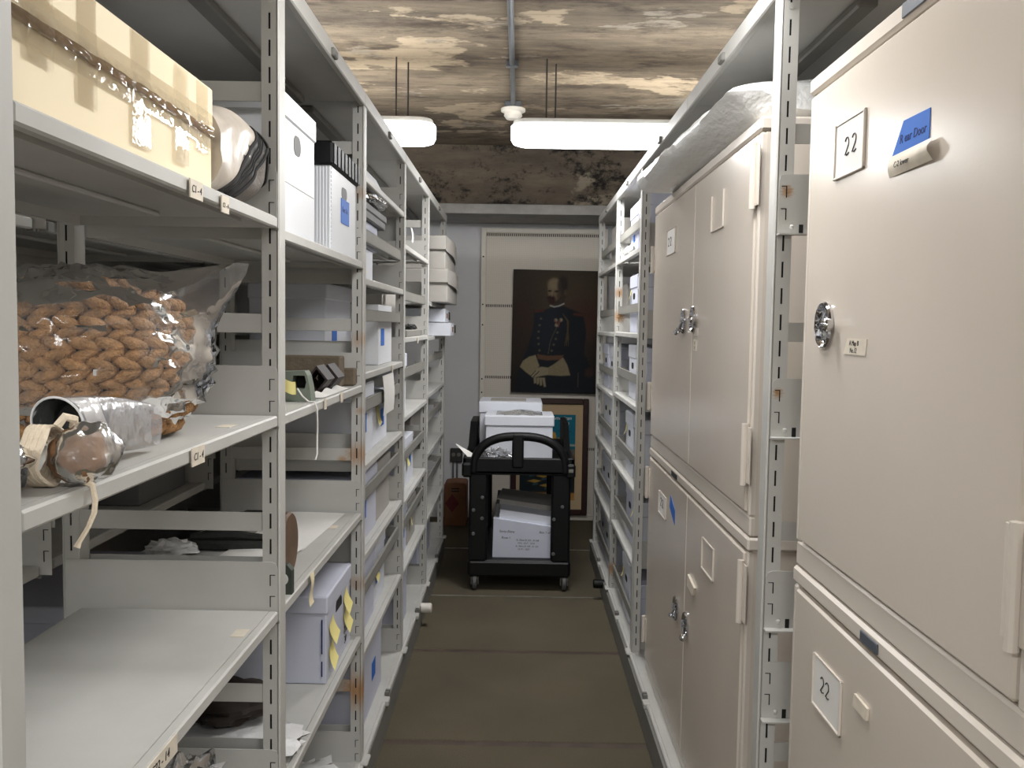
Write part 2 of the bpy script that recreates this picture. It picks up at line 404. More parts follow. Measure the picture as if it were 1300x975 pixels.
tag(MB().tube([(-2.6, 6.725, 2.222), (2.6, 6.725, 2.222)], .014, 8).build('wall_pipe', 'pipe', None, True), 'thin blue-grey pipe running along the top of the end wall', 'pipe')

# ------------------------------------------------------------------ ceiling fixtures
def fixture(x0, x1, y, label, hang):
    t = thing('ceiling_light', label, 'light', ((x0 + x1) / 2, y, CEIL), 0, 'suspended fluorescent fixtures')
    L = (x1 - x0) / 2; D = .11; r = .085
    def ring(inset, z):
        a, b, q = L - inset, D - inset, max(r - inset, .01); pts = []
        for cx, cy, s in ((a - q, b - q, 0), (-a + q, b - q, 90), (-a + q, -b + q, 180), (a - q, -b + q, 270)):
            for i in range(5):
                w = math.radians(s + 22.5 * i); pts.append((cx + q * math.cos(w), cy + q * math.sin(w), z))
        return pts
    mb = MB(); zs = [(.035, -.378), (.01, -.37), (0, -.352), (0, -.300)]
    v = [];
    for i, z in zs: v += ring(i, z)
    f = [tuple(range(19, -1, -1))]
    for k in range(len(zs) - 1): f += [(k * 20 + i, k * 20 + (i + 1) % 20, k * 20 + 20 + (i + 1) % 20, k * 20 + 20 + i) for i in range(20)]
    mb.add(v, f).build('diffuser', 'lamp', t, True)
    mb = MB(); v = ring(.004, -.300) + ring(.012, -.277)
    mb.add(v, [tuple(range(19, -1, -1)), tuple(range(20, 40))] + [(i, (i + 1) % 20, 20 + (i + 1) % 20, 20 + i) for i in range(20)]).build('housing', 'housing', t)
    for px in hang:
        for dx, dy in ((-.022, -.03), (.022, .05)):
            MB().tube([(px - (x0 + x1) / 2 + dx, dy, -.28), (px - (x0 + x1) / 2 + dx, dy, 0)], .0035, 6).build('hanging_rod', 'rod', t)
fixture(-.05, 1.18, 4.2, 'bright suspended fluorescent fixture at right, in front of the dark beam', (.13, 1.0))
fixture(-1.62, -.395, 4.2, 'bright suspended fluorescent fixture at left, half hidden behind the left shelving', (-1.42, -.55))
fixture(-.05, 1.18, 1.7, 'suspended fluorescent fixture overhead right, above the near cabinets', (.13, 1.0))
fixture(-1.62, -.395, 1.7, 'suspended fluorescent fixture overhead left, above the near shelving', (-1.42, -.55))
fixture(-.05, 1.18, -.8, 'added unseen fill fixture behind the camera, right of the aisle', (.13, 1.0))  # from here on, unseen fixtures added behind the camera for more fill
fixture(-1.62, -.395, -.8, 'added unseen fill fixture behind the camera, left of the aisle', (-1.42, -.55))
fixture(-.8, .45, -2.6, 'added unseen fill fixture over the aisle behind the camera', (-.6, .25))
t = thing('ceiling_conduit', 'grey metal conduit running along the stained ceiling to the detector', 'conduit', (-.05, 3, CEIL))
MB().tube([(-.05, -3.1, 2.634), (-.05, 4.93, 2.634)], .013, 10).build('pipe', 'conduit', t, True, True)
MB().box(-.095, -.005, 4.93, 5.02, 2.615, 2.65, .006).build('junction_box', 'conduit', t, False, True)
for y in (1.5, 3.05, 4.2): MB().box(-.078, -.022, y - .012, y + .012, 2.618, 2.65, .004).build('strap', 'conduit', t, False, True)
t = thing('smoke_detector', 'white round smoke detector on the ceiling at the conduit end', 'detector', (-.05, 4.975, 2.615))
MB().lathe([(.066, 0), (.066, -.014), (.055, -.02)], (0, 0, 0), 'z', 24).build('base', 'white_det', t, True)
MB().lathe([(.046, -.02), (.05, -.038), (.036, -.055), (.012, -.06)], (0, 0, 0), 'z', 24).build('sensor_head', 'white_det', t, True)
for k in range(5):
    a = -PI / 2 + (k - 2) * .5
    MB().box(-.006, .006, -.0475, -.044, -.036, -.031).xf(Matrix.Rotation(a + PI / 2, 4, 'Z')).build('vent_slot', 'black', t)

# ------------------------------------------------------------------ mobile shelving runs
LN = [.785, 1.735, 2.67, 3.61, 4.56, 5.60]
RN = [.785, 1.735, 2.67, 3.64, 4.55, 5.56]
LEFT = [[1.648, 1.27, .888, .512, .118], [1.63, 1.267, .886, .512, .118], [1.89, 1.585, 1.30, 1.02, .742, .44, .118],
        [1.77, 1.393, 1.07, .72, .43, .118], [1.565, 1.385, 1.09, .78, .44, .118]]
RIGHT = {3: [1.775, 1.425, 1.125, .78, .475, .118], 4: [1.775, 1.42, 1.10, .79, .455, .118]}
TOPZ = 2.09
lrun = thing('mobile_shelving_run', 'long grey-beige steel mobile shelving run loaded with boxes, left of the aisle', 'shelving', (-.68, 3.2, 0))
rrun = thing('mobile_shelving_run', 'long grey-beige steel mobile shelving run holding the beige cabinets, right of the aisle', 'shelving', (.70, 3.2, 0))
def post_mesh(mir):
    mb = MB(); w0, w1, h0, h1 = 0., .034, .118, 2.112       # local x 0 = aisle edge, going away from the aisle; y 0 = near face
    sx = -1 if not mir else 1
    def bx(a, b, c, d, e, f, ch=0): mb.box(sx * a, sx * b, c, d, e, f, ch)
    a0, a1 = .0165, .0205
    bx(.006, a0, 0, .002, h0, h1); bx(a1, w1, 0, .002, h0, h1)
    z = h0; s = h0 + .03
    while s + .03 < h1 - .03:
        bx(a0, a1, 0, .002, z, s); z = s + .03; s += .05
    bx(a0, a1, 0, .002, z, h1)
    bx(0, .006, 0, .044, h0, h1, .003)                      # rounded aisle edge
    bx(w1 - .002, w1, .002, .044, h0, h1); bx(.006, w1, .042, .044, h0, h1)
    i0 = len(mb.f); bx(.008, w1 - .004, .004, .006, h0, h1); i1 = len(mb.f)  # black inner strip stands in for the shade inside the slots
    mb.lathe([(.006, -.001), (.006, .0005)], (sx * .0185, 0, h1 - .06), 'y', 10)
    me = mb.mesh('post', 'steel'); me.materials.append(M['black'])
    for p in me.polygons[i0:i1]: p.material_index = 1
    return me
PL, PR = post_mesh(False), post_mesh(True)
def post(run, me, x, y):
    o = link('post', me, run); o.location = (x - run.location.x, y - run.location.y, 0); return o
def shelf(run, xf, xb, y0, y1, z, lip=.022):
    mb = MB(); s = 1 if xb > xf else -1
    mb.box(xf + s * .0172, xb, y0, y1, z - .003, z - .0004)
    mb.box(xf, xf + s * .018, y0, y1, z - lip, z, .003); mb.box(xb - s * .01, xb, y0, y1, z - lip, z - .003)
    mb.box(xf + s * .05, xf + s * .053, y0 + .06, y1 - .06, z - .016, z - .003)
    mb.box(xf + s * .19, xf + s * .23, y0 + .08, y1 - .08, z - .012, z - .003, .003)
    sh = mb.build('shelf', 'steel', run, False, True)
    MB().box(xf - s * .002, xf + s * .012, y1 - .002, y1 + .004, z - lip - .003, z - lip + .001).build('shelf_clip', 'steel_dark', sh, False, True)
    return sh
def bracket(run, xf, xb, y, z, face=-1, h=.095, marks=True):
    s = 1 if xb > xf else -1; xa = xf + s * .004
    r = .012
    zz = [(xa, z - .02), (xb, z - .02), (xb, z + h), (xa + s * r, z + h), (xa + s * r * .3, z + h - r * .3), (xa, z + h - r)]
    if s < 0: zz = zz[::-1]
    b = MB().prism(zz, 'y', y, y + .002).build('end_bracket', 'steel', run, False, True)
    if marks:
        mb = MB()
        for q in (.07, .028):
            yy = y - .0006 if face < 0 else y + .002
            mb.box(xf + s * .0175, xf + s * .0195, yy, yy + .0006, z + q - .022, z + q); mb.box(xf + s * .0175, xf + s * .009, yy, yy + .0006, z + q - .0015, z + q)
        mb.build('hook_slot', 'black', b, False, True)
    return b
def bar(run, x, y0, y1, z, s):
    mb = MB(); mb.box(x, x + s * .002, y0, y1, z, z + .036); mb.box(x, x + s * .014, y0, y1, z - .001, z + .001); mb.box(x, x + s * .010, y0, y1, z + .035, z + .037)
    mb.box(x, x + s * .05, y1 - .003, y1, z, z + .036)
    mb.build('retaining_bar', 'bar', run, False, True)
def run_frame(run, xf, N, s, bays, me, posts):
    xm, xe = xf + s * .425, xf + s * .87
    y0, y1 = N[0] - .9, N[-1] + .044
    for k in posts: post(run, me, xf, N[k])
    # top: rail and panel per bay
    for k in range(-1, len(N) - 1):
        a = (N[k] + .001) if k >= 0 else y0; b = N[k + 1] - .001 if k < len(N) - 2 else y1
        MB().box(xf + s * .004, xe, a, b, TOPZ, TOPZ + .004).build('top_panel', 'steel', run, False, True)
        MB().box(xf - s * .003, xf + s * .015, a, b, TOPZ - .012, TOPZ + .03, .003).build('top_rail', 'steel', run, False, True)
        MB().box(xf + s * .16, xf + s * .20, a + .05, b - .05, TOPZ - .02, TOPZ, .004).build('stiffener', 'steel_dark', run, False, True)
    # carriage
    MB().box(xf + s * .004, xe, y0, y1, .095, .117).build('carriage_deck', 'steel', run, False, True)
    MB().box(xf - s * .007, xf + s * .02, y0, y1, .099, .114, .003).build('carriage_ledge', 'steel', run, False, True)
    MB().box(xf - s * (.009 if s < 0 else .015), xf + s * .02, y0, y1, 0.002, .100).build('carriage_skirt', 'skirt', run, False, True)
    for k in posts:
        MB().box(xf - s * .020, xf + s * .035, N[k] - .012, N[k] + .055, .108, .119, .004).build('post_foot', 'steel', run, False, True)
    for k in range(len(N) - 1):
        ym = (N[k] + N[k + 1]) / 2
        q = MB().box(xf - s * .018, xf + s * .008, ym - .022, ym + .022, .098, .118, .003).build('ledge_clip', 'steel', run, False, True)
        c = MB(); c.box(xf - s * .012, xf + s * .004, ym + .03, ym + .042, .112, .128); c.box(xf - s * .012, xf + s * .004, ym + .05, ym + .062, .112, .128); c.build('clip_block', 'steel_dark', q, False, True)
        q = MB().box(xf - s * .012, xf + s * .004, ym - .012, ym + .03, TOPZ - .008, TOPZ + .012, .003).build('rail_clip', 'steel_dark', run, False, True)
    MB().box(xe, xe + s * .004, y0, y1, 0, TOPZ + .02).build('light_block_panel', 'steel', run, False, True)  # added panel that keeps light from leaking in behind the shelves
XL, XR = -.4585, .48
run_frame(lrun, XL, LN, -1, LEFT, PL, range(6))
run_frame(rrun, XR, RN, 1, RIGHT, PR, (0, 1, 3, 4, 5))
for k in range(6):                                                # middle posts, far side of the front shelves
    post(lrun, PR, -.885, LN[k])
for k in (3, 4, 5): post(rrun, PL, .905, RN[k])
REAR = [[1.64, 1.30, .97, .6, .118]] * 5
for k in range(5):
    y0, y1 = LN[k] + .046, LN[k + 1] - .008
    for i, z in enumerate(LEFT[k]):
        shelf(lrun, XL - .002, -.845, y0, y1, z)
        bracket(lrun, XL, -.875, LN[k + 1] - .0025, z)
        bracket(lrun, XL, -.875, LN[k] + .0445, z, 1, marks=False)
    for z in REAR[k]:
        shelf(lrun, -.925, -1.325, y0, y1, z)
        bracket(lrun, -.90, -1.325, LN[k + 1] - .0025, z)
    brs = {0: (1.428, 1.042, .70, 1.865), 1: (1.425, 1.04, .66, .335, 1.94), 2: (1.74, 1.20, .60), 3: (1.93, 1.55, 1.2, .9, .56), 4: (1.9, .95, .6)}[k]
    for z in brs:
        MB().box(-.494, -.882, LN[k + 1] + .004, LN[k + 1] + .008, z, z + .037, .001).build('cross_brace', 'steel', lrun, False, True)
        MB().box(-.90, -1.325, LN[k + 1] + .004, LN[k + 1] + .008, z, z + .037, .001).build('cross_brace', 'steel', lrun, False, True)
for k in (2, 3, 4):
    y0, y1 = LN[k] + .045, LN[k + 1] - .006
    for i, z in enumerate(LEFT[k]):
        if z in (1.89, 1.77, .118, 1.565) or (k == 4 and z > 1.3): continue
        bar(lrun, -.472, y0, y1, z + (.115 if z > 1.5 else .155), -1)
for k in (3, 4):
    y0, y1 = RN[k] + .046, RN[k + 1] - .008
    for z in RIGHT[k]:
        shelf(rrun, XR + .002, .875, y0, y1, z); shelf(rrun, .95, 1.345, y0, y1, z)
        bracket(rrun, XR, .90, RN[k + 1] - .0025, z); bracket(rrun, XR, .90, RN[k] + .0445, z, 1, marks=False)
        bar(rrun, .494, y0, y1, z + .088, 1)
for z in (1.648, 1.262, .888, .708, .36):                        # brackets left on the near right post
    b = bracket(rrun, XR + .002, .90, RN[1] - .0025, z - .02 + .022, h=.092)
    MB().box(XR + .004, .90, RN[1] - .022, RN[1] - .0025, z - .021, z - .018).build('bracket_flange', 'steel', b, False, True)
    MB().box(XR + .028, XR + .036, RN[1] - .008, RN[1] - .0025, z - .009, z - .001, .002).build('bracket_tab', 'steel', b, False, True)
    MB().box(XR + .046, XR + .054, RN[1] - .0032, RN[1] - .0024, z - .018, z + .0).build('bracket_notch', 'black', b, False, True)
for z in (1.80, 1.426, 1.04, .60): MB().box(XR + .034, 1.3, RN[1] + .004, RN[1] + .008, z, z + .037).build('cross_brace', 'steel', rrun, False, True)
# bumpers
for run, x, y, m in ((lrun, -.43, 4.28, 'white_det'), (rrun, .445, 4.74, 'rubber')):
    MB().lathe([(.02, -.03), (.024, -.026), (.024, .026), (.02, .03)], (x, y, .085), 'x', 14).build('bumper', m, run, True, True)
# shelf edge labels and tape
for y, z, w in ((1.285, 1.638, .05), (1.41, 1.634, .035), (1.285, 1.262, .05), (1.145, .882, .10), (2.34, 1.262, .025), (2.14, 1.262, .02), (3.28, 1.292, .02), (4.1, 1.38, .03)):
    l = MB().box(XL + .0005, XL + .0025, y - w / 2, y + w / 2, z - .018, z + .008).build('edge_label', 'label', lrun, False, True)
    if y < 2: text('edge_writing', 'C1 - 4' if w < .06 else 'C22 - 14', min(w * .3, .017), Vector((XL + .003, y - w * .4, z - .010)) - lrun.location, (0, 1, 0), (0, 0, 1), 'ink', l)
for x, y, z in ((-.495, 1.60, .888), (-.50, 1.545, 1.27), (-.505, 2.47, .886)):
    MB().box(x - .012, x + .012, y - .022, y + .018, z - .0003, z + .0006).build('surface_label', 'label', lrun, False, True)

# ------------------------------------------------------------------ archive boxes
NTH = {0: 'first', 1: 'second', 2: 'third', 3: 'fourth', 4: 'fifth'}
def archive_box(name, label, x, y0, y1, z, h, d, side=1, lid=.045, body='white_card', lidm=None, hole=True, tape=(), notes=(), group=None, cat='box', rz=0., lift=.004):
    """front face looks to the aisle: side=+1 for the left run, -1 for the right run"""
    w = y1 - y0
    t = thing(name, label, cat, (x, (y0 + y1) / 2, z + .0005), (0 if side > 0 else PI) + rz, group)
    MB().box(-d, 0, -w / 2 + lift, w / 2 - lift, 0, h - .004, .002).build('box_body', body, t)
    if lid: MB().box(-d - lift, lift, -w / 2, w / 2, h - lid, h, .004).build('lid', lidm or body, t)
    if hole:
        MB().prism(pill(0, h - lid - .035, .075, .028), 'x', -.001, .0009).build('handle_hole', 'black', t)
    for ty, tz, tw, th in tape: MB().box(.0004, .0016, ty - tw / 2, ty + tw / 2, tz - th / 2, tz + th / 2).build('tape_label', 'blue', t)
    for ny, nz, nw, nh, a in notes:
        def fn(u, v): return Vector((.002 + .012 * v * v, 0, 0)) + Vector((0, ny + (u - .5) * nw * math.cos(a) - (.5 - v) * nh * math.sin(a), nz + (u - .5) * nw * math.sin(a) + (.5 - v) * nh * math.cos(a)))
        MB().grid(fn, 3, 5).build('sticky_note', 'yellow', t, True)
    return t
# --- left, second bay, top: white record box and the fluted box with black lid
g = 'boxes on the left second bay top shelf'
t = archive_box('archive_box', 'glossy white record box with rounded white lid beside the black-lidded box', -.482, 1.80, 2.135, 1.63, .285, .38, lid=.052, body='white_plast', hole=False, group=g)
MB().prism(pill(.0, .195, .06, .042), 'x', -.001, .0012).build('handle_hole', 'dgrey_card', t)
MB().box(0, .0008, -.163, .163, .105, .1062).build('score_line', 'grey_card', t)
t = thing('corrugated_box', 'white fluted plastic box with black lid and blue tape label', 'box', (-.478, 2.47, 1.6305), 0, g)
mb = MB(); mb.box(-.36, 0, -.178, .178, 0, .215, .003)
for i in range(46): mb.box(-.36 + i * .0079, -.357 + i * .0079, -.1795, -.178, .002, .213)
mb.build('box_body', 'white_plast', t)
mb = MB(); mb.box(-.368, .008, -.188, .188, .212, .272, .006)
for i in range(8): mb.box(.008, .0105, -.18 + i * .048, -.15 + i * .048, .216, .268, .001)
mb.build('lid', 'rubber', t)
MB().prism(pill(.0, .165, .07, .032), 'x', -.001, .0012).build('handle_hole', 'dgrey_card', t)
MB().box(.0004, .002, -.045, .065, .085, .15).build('tape_label', 'blue', t)
text('tape_writing', 'Fleet 1-6', .02, (.0022, -.035, .115), (0, 1, 0), (0, 0, 1), 'inkblue', t)
mb = MB()
for i in range(20): mb.box(0, .0015, -.172, -.164, .006 + i * .0104, .012 + i * .0104)
mb.build('corner_flutes', 'white_card', t)
# --- left, second bay, fourth shelf: banker box with yellow notes
t = archive_box('archive_box', 'large pale lavender-white record box with four cream sticky notes', -.487, 2.29, 2.625, .512, .232, .39, lid=.048, body='lav_card', lift=.004, hole=False, group='boxes on the left second bay')
MB().prism([(y, z) for y, z in [(-.04, .150), (-.04, .168), (-.03, .178), (.03, .178), (.04, .168), (.04, .150)]], 'x', -.001, .001).build('handle_hole', 'black', t)
for ny, nz, a in ((-.10, .125, .35), (-.11, .062, -.1), (.09, .145, .2), (.095, .09, .25)):
    def fn(u, v, ny=ny, nz=nz, a=a): return Vector((.002 + .016 * v * v, ny + (u - .5) * .05 - (.5 - v) * .05 * math.sin(a), nz + (u - .5) * .02 + (.5 - v) * .052))
    MB().grid(fn, 4, 6).build('sticky_note', 'yellow', t, True)
text('box_writing', '7.12\n 30', .03, (.0008, .07, .05), (0, 1, 0), (0, 0, 1), 'ink', t)
for z0, z1 in ((.02, .06), (.08, .17)): MB().box(-.012, -.009, -.1672, -.1645, z0, z1).build('hand_slot', 'inkblue', t)

# --- boxes of the left third, fourth and fifth bay
ORD = {0: 'top', 1: 'second', 2: 'third', 3: 'fourth', 4: 'fifth', 5: 'sixth', 6: 'lowest'}
BX = [  # bay, shelf index, y0, y1, x front, height, depth, body, lid, tape?, note?, description
    (2, 1, 2.76, 3.06, -.495, .105, .33, 'white_card', 0, 1, 2, 'low white box with blue tape and two yellow notes'),
    (2, 2, 2.78, 3.20, -.595, .27, .235, 'white_card', .05, 1, 0, 'set-back white lidded box with blue tape'),
    (2, 2, 3.22, 3.56, -.50, .22, .34, 'white_plast', 0, 1, 0, 'white open box with blue tape near the far post'),
    (2, 3, 2.76, 3.08, -.495, .235, .37, 'white_card', .05, 1, 1, 'white box with blue tape and yellow note'),
    (2, 3, 3.10, 3.44, -.50, .19, .37, 'white_card', 0, 1, 1, 'lower white box with blue tape'),
    (2, 4, 2.76, 3.16, -.495, .225, .37, 'lav_card', .045, 1, 1, 'pale box with blue tape and yellow note'),
    (2, 4, 3.18, 3.52, -.50, .21, .37, 'grey_card', .045, 0, 0, 'grey lidded box'),
    (2, 5, 2.76, 3.12, -.495, .235, .37, 'lav_card', .045, 1, 1, 'pale lidded box with blue tape'),
    (2, 5, 3.14, 3.40, -.50, .235, .37, 'white_card', .045, 1, 1, 'narrow white box with blue tape'),
    (2, 6, 2.76, 3.30, -.495, .26, .37, 'lav_card', .05, 1, 0, 'wide pale box with blue tape'),
    (3, 1, 3.70, 4.46, -.56, .24, .30, 'grey_card', .0, 0, 0, 'grey box without a lid'),
    (3, 2, 3.70, 4.02, -.50, .25, .35, 'white_card', .06, 1, 0, 'white lidded box with blue tape'),
    (3, 3, 3.70, 3.98, -.50, .235, .35, 'lav_card', .05, 1, 1, 'pale lidded box with blue tape and note'),
    (3, 3, 4.0, 4.32, -.50, .22, .35, 'white_card', .0, 1, 1, 'white box with yellow slips'),
    (3, 4, 3.70, 4.08, -.50, .22, .35, 'lav_card', .05, 1, 0, 'pale lidded box with blue tape'),
    (3, 4, 4.10, 4.42, -.50, .2, .35, 'grey_card', .05, 0, 1, 'grey box with yellow slip'),
    (3, 5, 3.70, 4.1, -.50, .23, .35, 'lav_card', .05, 0, 1, 'pale lidded box with yellow slip'),
    (4, 3, 4.7, 5.2, -.56, .22, .3, 'grey_card', .05, 0, 0, 'grey lidded box'),
    (4, 4, 4.7, 5.1, -.52, .24, .33, 'grey_card', .05, 0, 0, 'grey lidded box'),
    (4, 5, 4.7, 5.4, -.52, .24, .33, 'lav_card', .05, 0, 0, 'pale lidded box'),
]
for b, i, y0, y1, x, h, d, body, lid, tp, nt, desc in BX:
    z = LEFT[b][i]; w = y1 - y0
    lvl = ORD[i] if i < len(LEFT[b]) - 1 else 'lowest'
    rnd = random.uniform(-.25, .25)
    archive_box('archive_box', '%s, left %s bay, %s shelf' % (desc, NTH[b], lvl), x, y0, y1, z, h, d, 1, lid, body, hole=False,
                tape=[(w * rnd, h * .45, .075, .062)] if tp else (), notes=[(max(-w / 2 + .035, min(w / 2 - .035, w * (rnd - .35 + .25 * q))), h * .55, .05, .07, random.uniform(-.4, .4)) for q in range(nt)], group='archive boxes on the left run')
# stack on third bay second shelf
t = thing('file_box', 'white ribbed file box stacked over the low white box, left third bay', 'box', (-.495, 2.95, 1.6905), 0)
mb = MB(); mb.box(-.33, 0, -.19, .20, 0, .085, .002)
for i in range(24): mb.box(0, .0014, -.185 + i * .016, -.176 + i * .016, .003, .082)
mb.build('box_body', 'lav_card', t)
t = thing('portfolio_box', 'dark grey flat box on the ribbed file box, left third bay', 'box', (-.48, 3.0, 1.776), 0)
MB().box(-.34, 0, -.24, .24, 0, .04, .004).build('box_body', 'dgrey_card', t); MB().box(-.345, .004, -.244, .244, .024, .05, .004).build('lid', 'dgrey_card', t)
solo('plastic_pouch', MB().lump((-.575, 3.02, 1.846), (.12, .26, .026), 3, .35, 2.2, 30, 12, zmin=1.8262), 'silver', 'crumpled glossy grey film parcel on the dark grey flat box', 'parcel')
t = thing('foam_tray', 'small white foam tray on the topmost shelf of the left third bay', 'tray', (-.60, 3.12, 1.8905))
MB().add([(-.10, -.19, 0), (.115, -.19, 0), (.115, .19, 0), (-.10, .19, 0), (-.07, -.16, .07), (.08, -.16, .07), (.08, .16, .07), (-.07, .16, .07)],
         [(0, 3, 2, 1), (4, 5, 6, 7), (0, 1, 5, 4), (1, 2, 6, 5), (2, 3, 7, 6), (3, 0, 4, 7)]).build('tray_body', 'white_plast', t)
MB().box(-.105, .12, -.195, .195, 0, .012, .003).build('rim', 'white_plast', t)
# hanging white sheets and slips
def sheet(name, label, cat, x, y0, y1, z0, z1, m, bow=.006, side=1):
    def fn(u, v): return (x + side * bow * math.sin(v * 2.6), y0 + (y1 - y0) * u, z1 + (z0 - z1) * v)
    def fn2(u, v): p = fn(u, v); return (p[0] - side * .0012, p[1], p[2])
    mb = MB().grid(fn, 3, 8); mb.grid(fn2, 3, 8)
    return solo(name, mb, m, label, cat)
sheet('paper_sheet', 'white sheet hanging in front of the boxes, left third bay, fourth shelf', 'paper', -.468, 3.12, 3.38, 1.13, 1.268, 'paper')
sheet('paper_slip', 'small white card on the edge of the left fourth bay top shelf', 'paper', -.457, 3.80, 3.86, 1.79, 1.85, 'paper')
sheet('paper_slip', 'small white card in front of the grey open box, left fourth bay', 'paper', -.5, 3.76, 3.83, 1.55, 1.63, 'paper')
t = thing('steel_tray', 'low dark tray of small metal pieces, left fourth bay, second shelf front', 'tray', (-.5, 4.1, 1.3935))
MB().box(-.035, .03, -.3, .3, 0, .03, .004).build('tray_body', 'bar', t)
for q in range(4): MB().lump((random.uniform(-.02, .01), -.2 + q * .13, .04), (.02, .035, .014), q, .4).build('metal_piece', 'iron', t, True)
# grey stacked boxes, fifth bay
for i, (z, lab) in enumerate(((1.5655, 'lower grey lidded box of two jutting out, left fifth bay'), (1.738, 'upper grey lidded box of two jutting out, left fifth bay'))):
    t = thing('storage_box', lab, 'box', (-.386 + .012 * (1 - i), 5.13, z), 0, 'grey lidded boxes jutting from the last left bay')
    MB().box(-.36, -.006, -.36, .38, 0, .16, .003).build('box_body', 'grey_card', t)
    def fn(u, v): return (.0 + .012 * math.sin(u * PI) ** 2, -.375 + .77 * u, .172 - .078 * v - .03 * u * u * v)
    mb = MB(); mb.box(-.368, 0, -.375, .395, .10, .172, .004); mb.grid(fn, 9, 4); mb.build('lid', 'grey_card', t)
for i, (z, x, y0, y1, lab) in enumerate(((1.3855, -.382, 4.96, 5.5, 'lower small white box banded with brown tape, left fifth bay'), (1.462, -.415, 5.0, 5.46, 'upper small white box banded with brown tape, left fifth bay'))):
    t = thing('taped_box', lab, 'box', (x, (y0 + y1) / 2, z), .03, 'small taped boxes on the last left bay'); w = (y1 - y0) / 2
    MB().box(-.30, 0, -w, w, 0, .072, .002).build('box_body', 'white_card', t)
    MB().box(-.302, .0015, -w * .35, w * .2, .022, .05).build('tape_band', 'tape_brown', t); MB().box(-.302, .0015, w * .6, w + .0015, .02, .05).build('tape_band', 'tape_brown', t)
    MB().box(-.02, .006, w * .70, w + .012, .012, .06, .003).build('dark_tab', 'iron', t)

# ------------------------------------------------------------------ boxes of the right run
for k in (3, 4):
    for i, z in enumerate(RIGHT[k]):
        if k == 4 and i in (0, 1): continue
        y = RN[k] + .06; n = 0
        hh = [.225, .25, .245, .285, .25, .265][i]
        while y + .285 < RN[k + 1] - .03:
            w = random.choice((.26, .27, .28)); lvl = ORD[i] if i < 5 else 'lowest'
            nt = [(random.uniform(-.1, -.06), max(.165, hh * .68), .03, .045, .2)] if (n + i) % 2 == 0 else ()
            archive_box('archive_box', 'white lidded archive box, right run, %s bay, %s shelf, %s from the near post' % ({3: 'fourth', 4: 'last'}[k], lvl, ('first', 'second', 'third', 'fourth')[n]),
                        .512 + random.uniform(0, .012), y, y + w, z, hh + random.uniform(-.008, .008), .335, -1, .06, random.choice(('white_card', 'lav_card')), hole=True, notes=nt,
                        tape=[(.0, .08, .05, .05)] if (i == 0 and n == 1) else (), group='archive boxes on the right run')
            y += w + .014; n += 1
t = archive_box('archive_box', 'dark grey box on the top shelf of the last right bay', .53, 4.70, 5.30, 1.775, .24, .33, -1, .0, 'grey_card', hole=False)
t = archive_box('archive_box', 'dark grey box on the second shelf of the last right bay', .56, 4.74, 5.38, 1.42, .26, .3, -1, .0, 'grey_card', hole=False)
solo('plastic_bag', MB().lump((.496, 4.18, 1.797), (.011, .22, .020), 8, .4, 3, 30, 12, zmin=1.7755), 'bagwhite', 'flat white plastic bag lying along the top shelf front, right fourth bay', 'bag')

# ------------------------------------------------------------------ steel cabinets
def cab_unit(label, y0, y1, z0, z1, doors, hinge_z, cap=.03, base=.045, group='stacked beige museum cabinets'):
    XF = .51; XB = 1.29
    t = thing('museum_cabinet', label, 'cabinet', (XF + .39, (y0 + y1) / 2, z0), 0, group)
    MB().box(XF + .012, XB, y0, y1, z0, z1 - cap, .004).build('cabinet_body', 'cab', t, False, True)
    MB().box(XF, XB + .005, y0 - .004, y1 + .004, z1 - cap, z1, .005).build('cap_band', 'cab2', t, False, True)
    MB().box(XF + .004, XF + .02, y0 + .0, y1 - .0, z0, z0 + base, .004).build('bottom_rail', 'cab2', t, False, True)
    for a, b in ((y0, y0 + .018), (y1 - .018, y1)): MB().box(XF + .002, XF + .02, a, b, z0 + base, z1 - cap - .003, .004).build('stile', 'cab2', t, False, True)
    out = []
    for a, b in doors:
        dr = MB().box(XF - .002, XF + .014, a, b, z0 + base + .006, z1 - cap - .006, .004).build('door', 'cab', t, False, True); out.append(dr)
    for y, za, zb in hinge_z:
        h = MB(); h.box(XF - .004, XF - .001, y - .03, y + .03, za, zb, .0006); h.tube([(XF - .008, y, za - .006), (XF - .008, y, zb + .006)], .0075, 10)
        h.build('hinge', 'cab2', t, True, True)
    return t, XF - .002
def knob(par, x, y, z, d=(-1, 0)):
    r = .0365                                           # recessed chrome cup, cross bar and lever pointing along d = (dy, dz)
    k = MB().lathe([(r * 1.02, 0), (r * 1.06, -.005), (r * 1.0, -.0085), (r * .94, -.0075), (r * .84, -.0035), (r * .6, -.0014), (r * .3, -.0008)], (x, y, z), 'x', 36).build('handle_cup', 'chrome', par, True, True)
    m2 = MB(); m2.tube([(x - .004, y + .032, z), (x - .0075, y, z), (x - .004, y - .032, z)], .004, 8)
    m2.build('cross_bar', 'chrome', k, True, True)
    P = lambda a, b: (x - b, y + d[0] * a, z + d[1] * a)
    MB().tube([P(.0, .0075), P(.03, .012), P(.040, .014), P(.042, .0145), P(.054, .017), P(.059, .018), P(.061, .018)], [.0042, .0042, .005, .0095, .0105, .007, .002], 14).build('lever_knob', 'chrome', k, True, True)
